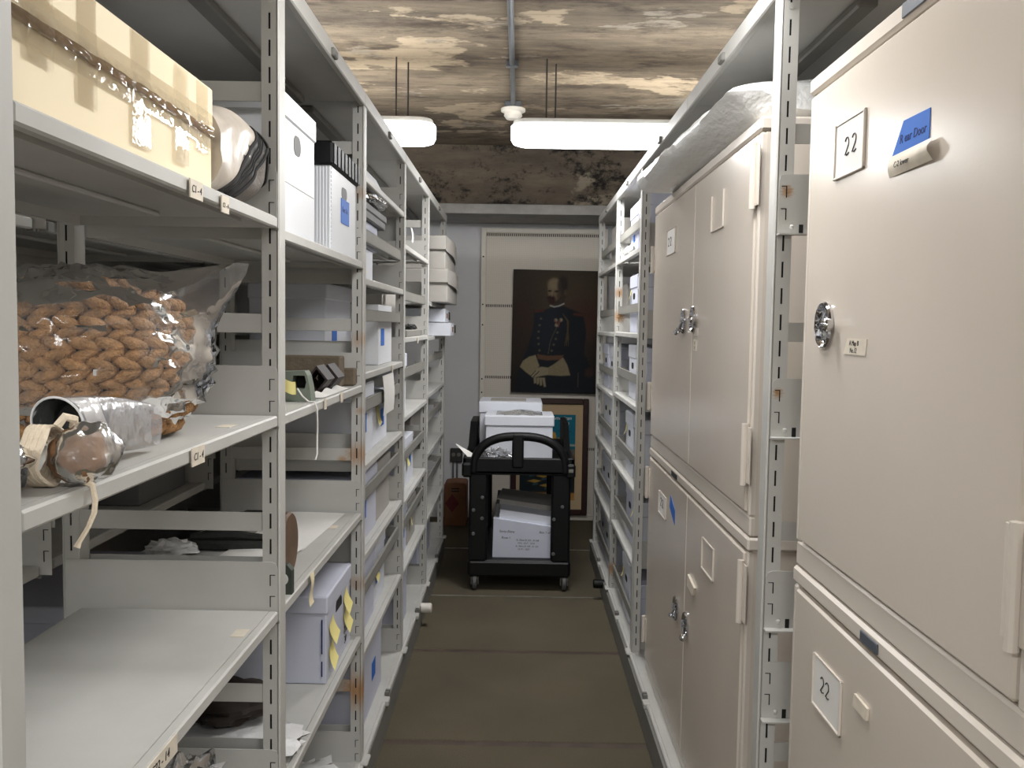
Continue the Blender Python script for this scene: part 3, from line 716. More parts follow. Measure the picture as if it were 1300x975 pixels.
def holder(par, x, y0, y1, z0, z1, card=None, open_frame=False):   # metal card frame on the door
    mb = MB(); w = .004
    mb.box(x - .0045, x, y0, y0 + w, z0, z1, .001); mb.box(x - .0045, x, y1 - w, y1, z0, z1, .001); mb.box(x - .0045, x, y0, y1, z0, z0 + w, .001)
    if not open_frame: mb.box(x - .003, x, y0, y1, z1 - w * .6, z1)
    h = mb.build('card_holder', 'cab2', par, False, True)
    if card:
        c = MB().box(x - .0018, x - .0004, y0 + w, y1 - w, z0 + w, z1 - w).build('card', 'paper', h, False, True)
        mb = MB()
        for q, (oy, oz, sc) in enumerate(card):
            mb2 = strokes(TWO, .0011, (x - .0022, y1 - oy, z0 + oz), (0, -1, 0), (0, 0, 1), sc); mb.add(mb2.v, mb2.f)
        mb.build('card_number', 'ink', h, True, True)
    return h
def sticker(par, name, x, pts, m, curl=0.):
    return MB().prism(pts, 'x', x - .0012 - curl, x - .0002).build(name, m, par, False, True)
# near pair (doors face the aisle, knob side away from the camera)
NU, xd = cab_unit('beige steel cabinet nearest the camera on the right, upper unit with blue tape', .885, 1.64, 1.022, 1.893, [(.905, 1.615)], [(.90, 1.135, 1.255), (.90, 1.62, 1.735)])
knob(NU, xd, 1.505, 1.458)
holder(NU, xd, 1.362, 1.488, 1.690, 1.778, [(.045, .032, .028), (.075, .032, .028)])
MB().prism([(1.15, 1.728), (1.228, 1.729), (1.262, 1.688), (1.15, 1.690)], 'x', xd - .0012, xd - .0002).build('blue_tape_label', 'blue', NU, False, True)
text('tape_writing', 'R ear Door', .017, Vector((xd - .0014, 1.238, 1.70)) - NU.location, (0, -1, 0), (0, 0, 1), 'inkblue', NU)
def fn(u, v): return Vector((xd - .001 - .010 * (1 - abs(2 * v - 1)) * (.4 + .6 * u) - .004 * u, 1.268 - .14 * u, 1.688 - .028 * v))
MB().grid(fn, 8, 6).build('peeling_label', 'label', NU, True, True)
text('label_writing', 'C-2 lower', .011, Vector((xd - .0095, 1.235, 1.668)) - NU.location, (0, -1, .0), (0, 0, 1), 'ink', NU)
l = sticker(NU, 'paper_sticker', xd, [(1.325, 1.437), (1.405, 1.437), (1.418, 1.413), (1.33, 1.413)], 'label')
text('label_writing', 'A Map B\n No.12', .011, Vector((xd - .0014, 1.395, 1.427)) - NU.location, (0, -1, 0), (0, 0, 1), 'ink', NU)
MB().box(.507, .51, 1.18, 1.25, 1.868, 1.888, .001).build('maker_plate', 'conduit', NU, False, True)
NLo, xd = cab_unit('beige steel cabinet nearest the camera on the right, lower unit with numbered card', .885, 1.64, .119, 1.02, [(.905, 1.615)], [(.90, .2, .31), (.90, .78, .9)])
holder(NLo, xd, 1.368, 1.50, .820, .908, [(.038, .036, .026), (.062, .036, .026)])
sticker(NLo, 'peeling_label', xd, [(1.262, .912), (1.312, .914), (1.318, .893), (1.265, .893)], 'label', .003)
MB().box(.507, .51, 1.245, 1.308, .996, 1.012, .001).build('maker_plate', 'pipe', NLo, False, True)
knob(NLo, xd, 1.505, .60)
# far pair, two doors each
FU, xd = cab_unit('wide beige steel cabinet with two doors under the white package, upper unit', 1.975, 3.47, .992, 1.905, [(1.995, 2.668), (2.672, 3.452)], [(1.992, 1.11, 1.235), (1.992, 1.715, 1.845), (3.46, 1.14, 1.235), (3.46, 1.66, 1.75)])
knob(FU, xd, 2.79, 1.47, (.75, -.66)); knob(FU, xd, 2.64, 1.475)
holder(FU, xd, 2.99, 3.155, 1.695, 1.782, [(.03, .03, .03), (.07, .03, .03)]); holder(FU, xd, 2.288, 2.43, 1.702, 1.798, None, True)
l = sticker(FU, 'paper_sticker', xd, [(2.585, 1.416), (2.635, 1.418), (2.635, 1.385), (2.588, 1.384)], 'label'); text('label_writing', '11\n12', .014, Vector((xd - .0014, 2.625, 1.402)) - FU.location, (0, -1, 0), (0, 0, 1), 'ink', FU)
sticker(FU, 'paper_sticker', xd, [(2.575, 1.45), (2.635, 1.452), (2.635, 1.428), (2.578, 1.427)], 'cab2')
FL, xd = cab_unit('wide beige steel cabinet with two doors, lower unit with blue tape scrap', 1.975, 3.47, .119, .99, [(1.995, 2.668), (2.672, 3.452)], [(1.992, .80, .93), (1.992, .2, .31), (3.46, .235, .325), (3.46, .80, .91)], .03)
knob(FL, xd, 2.79, .573, (.1, -.5)); knob(FL, xd, 2.63, .573, (-.8, -.5))
holder(FL, xd, 3.035, 3.19, .797, .874, [(.04, .03, .03), (.08, .03, .03)]); holder(FL, xd, 2.285, 2.43, .800, .885)
sticker(FL, 'blue_tape_label', xd, [(2.868, .866), (2.955, .90), (2.97, .86), (2.868, .82)], 'blue')
sticker(FL, 'peeling_label', xd, [(2.50, .722), (2.60, .735), (2.60, .70), (2.52, .695)], 'label', .006)
MB().box(.508, .51, 2.86, 2.96, .966, .982, .001).build('maker_plate', 'iron', FL, False, True)
# white wrapped package on the far pair
t = thing('wrapped_package', 'long flat package wrapped in white plastic, lying on the wide cabinet top', 'package', (.7, 2.6, 1.906))
def pk(u, v):
    y = 1.99 + 1.19 * u; xl = .452 - .066 * u; zl = 1.972 - .042 * u; zt = 1.992 - .012 * u
    P = [(.53, 1.9075), (xl + .03, zl - .022), (xl, zl), (xl + .02, zt - .006), (xl + .08, zt), (.75, zt + .006), (1.0, zt), (1.01, 1.95), (1.0, 1.9075), (.53, 1.9075)]
    Ls = [math.dist(a, b) for a, b in zip(P, P[1:])]; tt = v * sum(Ls); k = 0
    while tt > Ls[k] and k < len(Ls) - 1: tt -= Ls[k]; k += 1
    f = tt / Ls[k]; x = P[k][0] + (P[k + 1][0] - P[k][0]) * f; z = P[k][1] + (P[k + 1][1] - P[k][1]) * f
    e = min(1, (min(u, 1 - u) * 20 + .25)); e = e ** .4
    x = .75 + (x - .75) * (.5 + .5 * e); z = 1.95 + (z - 1.95) * e
    q = Vector((x * 7, y * 4.5, z * 11)); w = .007 * noise.fractal(q, 1, 2, 4) + .009 * (.5 - abs(noise.noise(q * 1.7 + Vector((4, 2, 1))))) * (1 if z > 1.915 else 0)
    return Vector((x - w * (.9 if x < .6 else .2), y, max(1.9065, z + w * (.4 if x < .6 else 1))))
mb = MB().grid(pk, 90, 60, False, True); n0 = 60
mb.f.append(tuple(range(59, -1, -1))); mb.f.append(tuple(89 * 60 + k for k in range(60)))
mb.build('wrapping', 'foam', t, True, True, 60)

# ------------------------------------------------------------------ left first bay: objects
# cream taped box
t = thing('taped_box', 'large cream cardboard box sealed with glossy clear tape, top left shelf', 'box', (-.66, 1.13, 1.6485))
MB().box(-.90, -.478, .845, 1.412, 1.6485, 1.735, .002).build('box_body', 'cream', t, False, True)
MB().box(-.902, -.476, .843, 1.414, 1.738, 1.805, .003).build('lid', 'cream', t, False, True)
def fn(u, v): y = .843 + .571 * u; return (-.4745 - .002 * math.sin(v * PI) + .0016 * noise.noise(Vector((y * 60, v * 3, 1))), y, 1.742 - .012 * v + .002 * noise.noise(Vector((y * 30, 0, 0))))
MB().grid(fn, 60, 4).build('taped_seam', 'seam', t, True, True)
def tape(y0, y1, z0, z1, k):
    def fn(u, v):
        y = y0 + (y1 - y0) * u; z = z0 + (z1 - z0) * v; near = math.exp(-((z - 1.737) / .012) ** 2)
        return (-.4752 + .0008 * (k % 3) + near * (.0022 + .0030 * noise.noise(Vector((y * 70, z * 90, k)))), y, z)
    mb = MB().grid(fn, max(6, int((y1 - y0) / .006)), 22); mb.build('clear_tape_strip', 'tape_clear', t, True, True, 80)
tape(.845, 1.413, 1.712, 1.765, 0); tape(.845, 1.41, 1.728, 1.752, 1)
for q, (y, w, z0, z1) in enumerate(((.905, .05, 1.70, 1.80), (1.005, .045, 1.682, 1.803), (1.145, .055, 1.665, 1.803), (1.28, .05, 1.668, 1.80), (1.365, .05, 1.70, 1.80))): tape(y - w / 2, y + w / 2, z0, z1, q + 2)
# grey zip pouch
t = thing('zip_pouch', 'grey zippered pouch with clear window, squeezed between cream box and post', 'pouch', (-.56, 1.58, 1.6485))
mv, mf, mz = MB(), MB(), MB()
NU_, NV_ = 110, 90
def pp(u, v):
    y = 1.422 + .306 * u; a = 2 * PI * v
    k = (max(0, 1 - max(0, (u - .80) / .2) ** 2.5)) ** .5 if u > .8 else 1
    zb = 1.6495 + .05 * sm1(u, .62, .95); ztp = 1.793 + .022 * u - .01 * math.cos(u * 7)
    cx = math.copysign(abs(math.cos(a)) ** .55, math.cos(a)); cz = math.copysign(abs(math.sin(a)) ** .5, math.sin(a))
    w = .006 * noise.noise(Vector((u * 6, cx * 2, cz * 2)))
    return Vector((-.545 + (.078 * (.55 + .45 * k) + w) * cx * (1 - .12 * abs(cz) ** 3), y, (zb + ztp) / 2 + (ztp - zb) / 2 * cz * (.25 + .75 * k)))
def sm1(x, a, b): t = min(1, max(0, (x - a) / (b - a))); return t * t * (3 - 2 * t)
pg = [[pp(i / NU_, j / NV_) for j in range(NV_)] for i in range(NU_ + 1)]
for i in range(NU_):
    for j in range(NV_):
        q = [pg[i][j], pg[i + 1][j], pg[i + 1][(j + 1) % NV_], pg[i][(j + 1) % NV_]]
        c = sum(q, Vector()) / 4; cut = (c.y - 1.47) / .2 - (c.z - 1.65) / .155
        (mv if cut < -.06 else (mz if cut < .30 else mf)).add(q, [(0, 1, 2, 3)])
mv.add(pg[0], [tuple(range(NV_))])
for mb, nm, m in ((mv, 'clear_window', 'vinyl'), (mz, 'zip_band', 'fabric_dk'), (mf, 'fabric_side', 'fabric')): mb.weld().build(nm, m, t, True, True, 80)
mb = MB()
for i in (NU_ - 18,): mb.tube([p + (p - Vector((-.555, p.y, 1.735))).normalized() * .002 for p in pg[i]], .0032, 6, True)
mb.build('piping', 'black', t, True, True)
for off in (-.06, .06, .12, .18, .30):
    path = []
    for kz in range(24):
        z = 1.652 + .15 * kz / 23; y = 1.47 + .2 * ((z - 1.65) / .155 + off)
        u = (y - 1.422) / .306
        if u > .97: break
        lo_v, hi_v = -.24, .24
        for _ in range(24):
            mv_ = (lo_v + hi_v) / 2
            if pp(u, mv_).z < z: lo_v = mv_
            else: hi_v = mv_
        p = pp(u, lo_v)
        if abs(p.z - z) < .004: path.append((p.x + .0008, y, z))
    if len(path) > 2: MB().tube(path, .0034 if off in (-.06, .30) else .0016, 6).build('zip_coil', 'black', t, True, True)
# jute basket in its bag
BC = Vector((-.664, 1.385, 1.281)); BA, BH = .166, .225
t = thing('jute_basket', 'round coiled jute rope basket inside a clear bag, left second shelf', 'basket', BC)
mb = MB()
def prof(k): return BA * (math.sin(PI * (.17 + .74 * k)) ** .5)     # radius by height fraction
MB().lathe([(prof(k / 10) - .016, .004 + BH * .93 * k / 10) for k in range(11)], (0, 0, 0), 'z', 40).build('inner_wall', 'cloth_dk', t, True)
NR = 8
for r in range(NR):
    k = (r + .5) / NR; rad = prof(k); z = BH * k; n = max(12, int(2 * PI * rad / .033)); ph = random.random()
    for i in range(n):
        for s in (0, 1):
            a0 = 2 * PI * (i + ph + (.0 if s else .0)) / n; da = 2 * PI / n; path = []; rr = []
            for q in range(6):
                e = q / 5
                a = a0 + da * (e * 1.15); dz = (.013 if s else -.013) * (1 - e) * 1.05 + random.uniform(-.0012, .0012)
                ro = rad + .006 * math.sin(e * PI) - .004 * (1 - e) - .003 * e
                path.append((ro * math.cos(a), ro * math.sin(a), z + dz)); rr.append(.0036 + .0058 * math.sin(PI * (.15 + .8 * e)))
            mb.tube(path, rr, 7)
mb.build('braided_rope', 'jute', t, True, False, 80)
mb = MB()
for r in range(4): mb.tube([((prof(.97) - .018 - r * .022) * math.cos(2 * PI * i / 36), (prof(.97) - .018 - r * .022) * math.sin(2 * PI * i / 36), BH + .002 + .002 * r) for i in range(36)], .011, 6, True)
mb.build('rope_base', 'jute', t, True, False, 80)
def bagf(u, v):
    th = 2 * PI * u; ph = PI * (.03 + .94 * v)
    d = Vector((math.cos(th) * math.sin(ph) ** .75, math.sin(th) * math.sin(ph) ** .75, math.cos(ph)))
    k = 1.06 + .05 * abs(noise.noise(d * 3.2 + Vector((3, 1, 2)))) + .035 * noise.noise(d * 8)
    p = BC + Vector((d.x * BA * 1.05 * k, d.y * BA * 1.05 * k, BH / 2 + .004 + d.z * (BH / 2 + .012) * (k - .04)))
    tip = Vector((.80, .10, .60)).normalized(); e = max(0, d.normalized().dot(tip))     # gathered corner of the bag
    p += tip * (.10 * e ** 34)
    rdg = 1 - abs(noise.noise(d * 4.2 + Vector((9, 4, 1)))) * 2; p += d * (.010 * max(0, rdg) ** 3)
    p.z = max(p.z, 1.2712); p.x = max(p.x, -.846); return p
solo('polythene_bag', MB().grid(bagf, 64, 40, True, False), 'bag', 'large clear polythene bag wrapped around the jute basket', 'bag', None).data.shade_smooth()
# rolled sleeve, dark tube and tied object at the shelf front
t = thing('plastic_sleeve', 'milky plastic sleeve with white paper inside, in front of the basket', 'bag', (-.50, 1.10, 1.2715))
def sl(u, v):
    y = .995 + .235 * u; a = 2 * PI * v
    rx = .026 * (1 - u) ** .8 + .003; rz = .032 - .004 * u + .008 * math.sin(u * 3)
    return Vector((-.510 + .016 * u + rx * math.cos(a), y + .012 * math.cos(a) * u - .02 * math.sin(a) * (1 - u) * .3, 1.334 - .028 * u + rz * .92 * math.sin(a)))
mb = MB().grid(sl, 18, 28, False, True); mb.build('sleeve', 'bagmilky', t, True, True, 80)
def sl2(u, v):
    p = sl(.05 + .22 * u + .03 * math.sin(v * 9) * u, -.16 + .42 * v); c = Vector((-.507, p.y, 1.331)); return c + (p - c) * .94
MB().grid(sl2, 6, 12).build('inner_paper', 'paper', t, True, True)
MB().lathe([(.010, -.02), (.0135, -.016), (.0135, .10), (.010, .104)], (-.512, 1.03, 1.2855), 'y', 18).build('dark_core', 'iron', t, True, True)
MB().lathe([(.012, 0), (.021, .004), (.021, .045), (.012, .05)], (-.509, 1.03, 1.332), 'y', 20).build('dark_interior', 'iron', t, True, True)  # dark solid standing in for the dark inside of the sleeve's opening
MB().tube([sl(0, i / 28) for i in range(28)], .0014, 5, True).build('sleeve_rim', 'bagwhite', t, True, True)
t = thing('dark_tube', 'dark grey tube in clear plastic at the left end of the second shelf', 'tube', (-.535, .935, 1.2715))
MB().tube([(-.60, .87, 1.297), (-.52, .94, 1.297)], .025, 16).build('tube', 'dgrey_card', t, True, True)
MB().lump((-.55, .915, 1.302), (.05, .055, .028), 5, .22, 3, 28, 16).build('clear_wrap', 'bag', t, True, True, 80)
t = thing('wrapped_object', 'brown mottled object wrapped in plastic, tied with cream tape over the shelf edge', 'artefact', (-.475, .965, 1.2715))
RC = Vector((-.472, .965, 1.3035))
MB().lump(RC, (.030, .035, .0295), 2, .16, 1.8, 28, 18).build('brown_core', 'rock', t, True, True, 80)
mb = MB().lump(RC + Vector((.006, .004, .001)), (.034, .041, .0325), 9, .16, 1.6, 40, 26); mb.v = [(x, y, max(z, 1.2718) if x < -.4605 else z) for x, y, z in mb.v]
mb.build('plastic_wrap', 'bagthin', t, True, True, 80)
mb = MB()
for q in range(4):
    x = -.497 - .006 * q; mb.tube([(x + .003 * math.sin(i), .957 + .031 * math.cos(2 * PI * i / 20), 1.3035 + .031 * math.sin(2 * PI * i / 20)) for i in range(20)], .0045, 6, True, .6)
mb.tube([(-.49, .955, 1.335), (-.485, .962, 1.345), (-.478, .968, 1.342), (-.482, .975, 1.333)], .005, 6)
tl = [(-.482, .965, 1.283), (-.468, .962, 1.2765), (-.4555, .960, 1.272), (-.4515, .958, 1.256), (-.452, .956, 1.243), (-.456, .95, 1.228), (-.463, .945, 1.214), (-.465, .943, 1.208)]
mb.tube(tl, [.003, .004, .004, .004, .004, .0035, .0035, .005], 6, False, .5)
mb.build('cotton_tie', 'cottontape', t, True, True)
# first bay lower shelf: crumpled bag, and cloth lying beyond
solo('plastic_bag', MB().lump((-.60, 1.58, .585), (.07, .10, .072), 4, .45, 2.4, 34, 22, zmin=0.5125), 'bagmilky', 'crumpled translucent plastic bag under the empty left shelf', 'bag')
solo('dark_cloth', MB().lump((-.66, 2.02, .582), (.11, .10, .034), 6, .3, 2.2, 26, 14), 'cloth_dk', 'dark brown wrapped object on white plastic, left second bay', 'artefact')
solo('plastic_bag', MB().lump((-.60, 1.93, .530), (.14, .10, .018), 7, .3, 3.2, 34, 14, zmin=0.5125), 'bagwhite', 'white plastic bag under the dark wrapped object, left second bay', 'bag')
solo('plastic_bag', MB().lump((-.60, 2.40, .150), (.11, .20, .034), 12, .4, 2.6, 34, 14, zmin=0.1185), 'bagwhite', 'white plastic bag on the base deck, left second bay', 'bag')
solo('plastic_bag', MB().lump((-.50, 1.95, .158), (.035, .13, .045), 13, .4, 2.6, 24, 14, zmin=0.1185), 'bagwhite', 'white plastic bag by the near post on the base deck', 'bag')

# ------------------------------------------------------------------ left second bay: objects
z = 1.2675
t = thing('metal_casting', 'grey-green metal block with a dark hexagonal hole and yellow tag', 'artefact', (-.535, 2.09, z))
prof_ = [(-.60, z), (-.474, z), (-.478, z + .03), (-.492, z + .07), (-.60, z + .068)]
mb = MB()
cxh, czh, rh = -.503, z + .045, .0125
mb.prism([(-.61, z), (-.528, z), (-.528, z + .069), (-.61, z + .066)], 'y', 2.07, 2.115)
mb.prism([(-.528, z), (-.474, z), (-.478, z + .03), (-.528, z + .03)], 'y', 2.07, 2.115)
mb.prism([(-.528, z + .06), (-.484, z + .06), (-.490, z + .071), (-.528, z + .069)], 'y', 2.07, 2.115)
mb.prism([(-.528, z + .03), (-.516, z + .03), (-.519, z + .045), (-.516, z + .06), (-.528, z + .06)], 'y', 2.07, 2.115)
mb.prism([(-.490, z + .03), (-.478, z + .03), (-.484, z + .06), (-.490, z + .06), (-.486, z + .045)], 'y', 2.07, 2.115)
mb.build('block', 'greenmetal', t, False, True)
MB().box(-.52, -.485, 2.108, 2.112, z + .028, z + .062).build('hole_back', 'black', t, False, True)
def fn(u, v): return Vector((-.56 + .052 * u, 2.066 - .012 * math.sin(u * 3) - .006 * v, z + .022 + .03 * v + .006 * math.sin(u * 5)))
MB().grid(fn, 8, 4).build('yellow_tag', 'yellow', t, True, True)
mb = MB().tube([(-.505, 2.064, z + .03), (-.49, 2.05, z + .014), (-.472, 2.03, z + .004), (-.458, 2.03, z + .003), (-.4525, 2.03, z - .012), (-.4535, 2.04, z - .05), (-.4545, 2.04, z - .09), (-.453, 2.035, z - .115), (-.456, 2.03, z - .128)], .0022, 6)
mb.build('tag_string', 'paper', t, True, True)
for i, (x, y) in enumerate(((-.514, 2.32), (-.507, 2.42))):
    t = thing('square_tube', ('nearer', 'farther')[i] + ' dark hollow square tube standing on its corner beside the grey-green block', 'artefact', (x, y, z))
    r0, r1 = .036, .028; v = []
    for yy in (y - .02, y + .072):
        for r in (r0, r1): v += [(x + r * math.cos(a) * .8, yy, z + r0 + r * math.sin(a)) for a in (0, PI / 2, PI, 1.5 * PI)]
    f = []
    for k in range(4):
        n = (k + 1) % 4; f += [(k, n, 8 + n, 8 + k), (4 + k, 12 + k, 12 + n, 4 + n), (k, 4 + k, 4 + n, n), (8 + k, 8 + n, 12 + n, 12 + k)]
    MB().add(v, f).build('tube_wall', 'maroon', t, False, True); MB().box(x - .014, x + .014, y + .06, y + .064, z + .018, z + .054).build('tube_back', 'black', t, False, True)
solo('brown_block', MB().box(-.72, -.50, 2.535, 2.60, z, z + .088, .004), 'brownblk', 'weathered brown block behind the dark square tubes', 'artefact', smooth=False)
solo('brown_block', MB().box(-.53, -.475, 2.615, 2.66, z, z + .05, .004), 'brownblk', 'small brown block at the end of the square tubes', 'artefact', smooth=False)
def fn(u, v): return Vector((-.50 + .03 * v, 2.17 + .34 * u, z + .001 + .012 * abs(math.sin(u * 9)) * (1 - v)))
solo('paper_sheet', MB().grid(fn, 16, 4), 'paper', 'creased white paper slips in front of the dark square tubes', 'paper')
# third shelf
z = .8865
for i, (x0, x1, y0, y1, dz, lab) in enumerate(((-.76, -.525, 2.20, 2.64, .0, 'large white paper sheet lying under the smaller one, left second bay'), (-.72, -.545, 1.92, 2.22, .004, 'smaller white paper sheet in front, left second bay'))):
    def fn(u, v): return Vector((x0 + (x1 - x0) * u + .02 * v, y0 + (y1 - y0) * v, z + dz + .001 + .004 * math.sin(u * 3) * math.sin(v * 2)))
    solo('paper_sheet', MB().grid(fn, 6, 6), 'paper', lab, 'paper')
solo('wooden_disc', MB().lathe([(.02, -.012), (.068, -.011), (.072, -.006), (.072, .006), (.068, .011), (.02, .012)], (-.508, 1.97, z + .0725), 'x', 28), 'wood', 'upright brown wooden disc beside the near post, left second bay', 'artefact')
t = thing('metal_plate', 'dark green metal channel end with round white hole, beside the post', 'artefact', (-.52, 1.85, z))
MB().prism([(-.56, z), (-.462, z), (-.462, z + .05), (-.472, z + .062), (-.56, z + .062)], 'y', 1.84, 1.86).build('plate', 'dgreen', t, False, True)
MB().lathe([(.013, -.0215), (.013, -.0195)], (-.482, 1.86, z + .032), 'y', 18).build('hole', 'paper', t, True, True)
def fn(u, v): return Vector((-.4555 + .003 * math.sin(v * 6), 1.975 + .045 * u * (.6 + .5 * abs(v - .4)) + .006 * v, z + .004 - .075 * v))
solo('paper_tag', MB().grid(fn, 4, 10), 'creamnote', 'curled cream paper tag hanging from the shelf edge, left second bay', 'tag')
# dark iron pieces seen through the open end
def iron(name, lab, pts, r, m='iron', n=8, flat=1.):
    return solo(name, MB().tube(pts, r, n, False, flat), m, lab, 'artefact')
iron('iron_bar', 'dark corroded iron bar lying behind the left second bay shelf', [(-.80, 2.46, .905), (-.72, 2.48, .91), (-.66, 2.50, .907)], [.018, .017, .015])
t = thing('iron_lock', 'long dark corroded iron mechanism on the left second bay shelf', 'artefact', (-.70, 2.2, z))
MB().box(-.80, -.60, 2.18, 2.23, z + .001, z + .025, .006).build('plate', 'iron', t, False, True)
MB().tube([(-.80, 2.20, z + .03), (-.70, 2.205, z + .034), (-.61, 2.2, z + .03)], [.01, .014, .009], 8).build('lever', 'iron', t, True, True)
solo('iron_strap', MB().prism([(-.835, 2.2), (-.79, 2.2), (-.745, 2.62), (-.79, 2.62)], 'z', z + .0005, z + .012), 'iron', 'flat dark iron strap lying diagonally on the left second bay shelf', 'artefact', None, False)
solo('plastic_bag', MB().lump((-.83, 2.14, z + .018), (.06, .04, .018), 15, .5, 3.4, 24, 12, zmin=z + .0005), 'bagwhite', 'small crumpled clear bag beside the long iron mechanism', 'bag')
solo('grey_bar', MB().box(-.74, -.69, 2.26, 2.44, z + .001, z + .02, .003).xf(Matrix.Identity(4)), 'steel_dark', 'short grey metal bar behind the iron mechanism', 'artefact', smooth=False)
iron('iron_chain', 'dark iron object lying on the flat grey box at the rear, left second bay', [(-1.20, 2.38, 1.085), (-1.10, 2.45, 1.088), (-1.0, 2.5, 1.091)], [.012, .014, .02])
# boxes on the rear shelves seen through the open frame
for i, (x0, x1, y0, y1, zz, h, m) in enumerate(((-1.30, -1.0, 1.95, 2.35, 1.30, .19, 'lav_card'), (-1.31, -.97, 2.30, 2.62, .97, .10, 'dgrey_card'), (-1.30, -.98, 2.0, 2.4, 1.64, .24, 'grey_card'), (-1.30, -.98, 2.0, 2.5, .6, .2, 'lav_card'))):
    t = thing('rear_box', ('pale box', 'flat dark grey box', 'grey lidded box', 'pale lidded box')[i] + ' on the rear side of the left run, ' + ('second', 'third', 'top', 'fourth')[i] + ' shelf', 'box', ((x0 + x1) / 2, (y0 + y1) / 2, zz + .0005), 0, 'boxes on the rear side of the left run')
    MB().box(x0, x1, y0, y1, zz + .0005, zz + h - .003, .002).build('box_body', m, t, False, True); MB().box(x0 - .003, x1 + .003, y0 - .003, y1 + .003, zz + h - .04, zz + h, .003).build('lid', m, t, False, True)
solo('brown_case', MB().box(-1.25, -1.02, 1.25, 1.62, 1.3005, 1.52, .004), 'brownbox', 'dark brown case on the rear shelf behind the basket', 'case', smooth=False)

# ------------------------------------------------------------------ end wall: screen, pictures, outlet, brown box
t = thing('picture_screen', 'tall beige mesh screen against the grey end wall', 'screen', (.15, 6.72, 0))
MB().box(-.26, .62, 6.715, 6.72, .02, 2.135).build('mesh_panel', 'mesh', t, False, True)
for x0, x1, z0, z1 in ((-.287, -.25, 0, 2.16), (.61, .645, 0, 2.16)): MB().box(x0, x1, 6.70, 6.735, z0, z1, .004).build('frame_upright', 'screen_frame', t, False, True)
for z0, z1 in ((2.125, 2.16), (0, .04)): MB().box(-.25, .61, 6.70, 6.735, z0, z1, .004).build('frame_bar', 'screen_frame', t, False, True)
for zc in (1.592, 1.064, 2.112, .536):
    mb = MB()
    for i in range(60): mb.box(-.248 + i * .0143, -.241 + i * .0143, 6.711, 6.7145, zc - .010, zc + .010)
    mb.build('perforated_row', 'track_dk', t, False, True)['kind'] = 'stuff'
mb = MB()
for zc in (.55, .95, 1.05, 1.45, 1.6, 1.95): mb.lathe([(.006, 0), (.006, .004)], (-.27, 6.697, zc), 'y', 8)
mb.build('frame_screw', 'rod', t, False, True)
def painted(name, fnc, x0, x1, z0, z1, y, nx, nz, m, parent):
    xs = np.linspace(0, 1, nx); zs = np.linspace(0, 1, nz); U, V = np.meshgrid(xs, zs)   # V from the top
    c = fnc(U, V); n = nx * nz
    vv = np.stack([x0 + U * (x1 - x0), np.full_like(U, y), z1 - V * (z1 - z0)], -1).reshape(-1, 3) - np.array(parent.location)
    I = np.arange(n).reshape(nz, nx); f = np.stack([I[1:, :-1], I[1:, 1:], I[:-1, 1:], I[:-1, :-1]], -1).reshape(-1, 4)
    me = bpy.data.meshes.new(name); me.from_pydata(vv.tolist(), [], f.tolist())
    at = me.color_attributes.new('Col', 'FLOAT_COLOR', 'POINT'); col = np.ones((n, 4), np.float32); col[:, :3] = c.reshape(-1, 3)
    at.data.foreach_set('color', col.ravel()); me.materials.append(M[m]); return link(name, me, parent)
def L3(*c): return np.array([lin(x) for x in c])
def blend(c, m, col): return c * (1 - m[..., None]) + np.array(col) * m[..., None]
def sm(x, a, b): t = np.clip((x - a) / (b - a), 0, 1); return t * t * (3 - 2 * t)
def ell(U, V, cx, cy, rx, ry, s=.15, rot=0.):
    dx, dy = U - cx, V - cy; c, q = math.cos(rot), math.sin(rot); d = np.hypot((dx * c + dy * q) / rx, (-dx * q + dy * c) / ry); return 1 - sm(d, 1 - s, 1 + s)
def poly(U, V, pts, s=.006):
    ins = np.zeros(U.shape, bool); dist = np.full(U.shape, 9.); n = len(pts)
    for i in range(n):
        (ax, ay), (bx, by) = pts[i], pts[(i + 1) % n]
        c = ((ay > V) != (by > V)) & (U < (bx - ax) * (V - ay) / ((by - ay) if by != ay else 1e-9) + ax); ins ^= c
        t = np.clip(((U - ax) * (bx - ax) + (V - ay) * (by - ay)) / ((bx - ax) ** 2 + (by - ay) ** 2 + 1e-12), 0, 1)
        dist = np.minimum(dist, np.hypot(U - ax - t * (bx - ax), V - ay - t * (by - ay)))
    return sm(np.where(ins, dist, -dist), -s, s)
def px(l, ox=35., oy=10., sx=655., sy=950.): return [((a - ox) / sx, (b - oy) / sy) for a, b in l]
def line(U, V, pts, w):
    d = np.full(U.shape, 9.)
    for (ax, ay), (bx, by) in zip(pts, pts[1:]):
        t = np.clip(((U - ax) * (bx - ax) + (V - ay) * (by - ay)) / ((bx - ax) ** 2 + (by - ay) ** 2 + 1e-12), 0, 1); d = np.minimum(d, np.hypot(U - ax - t * (bx - ax), (V - ay - t * (by - ay)) * 1.4))
    return 1 - sm(d, w * .5, w * 1.3)
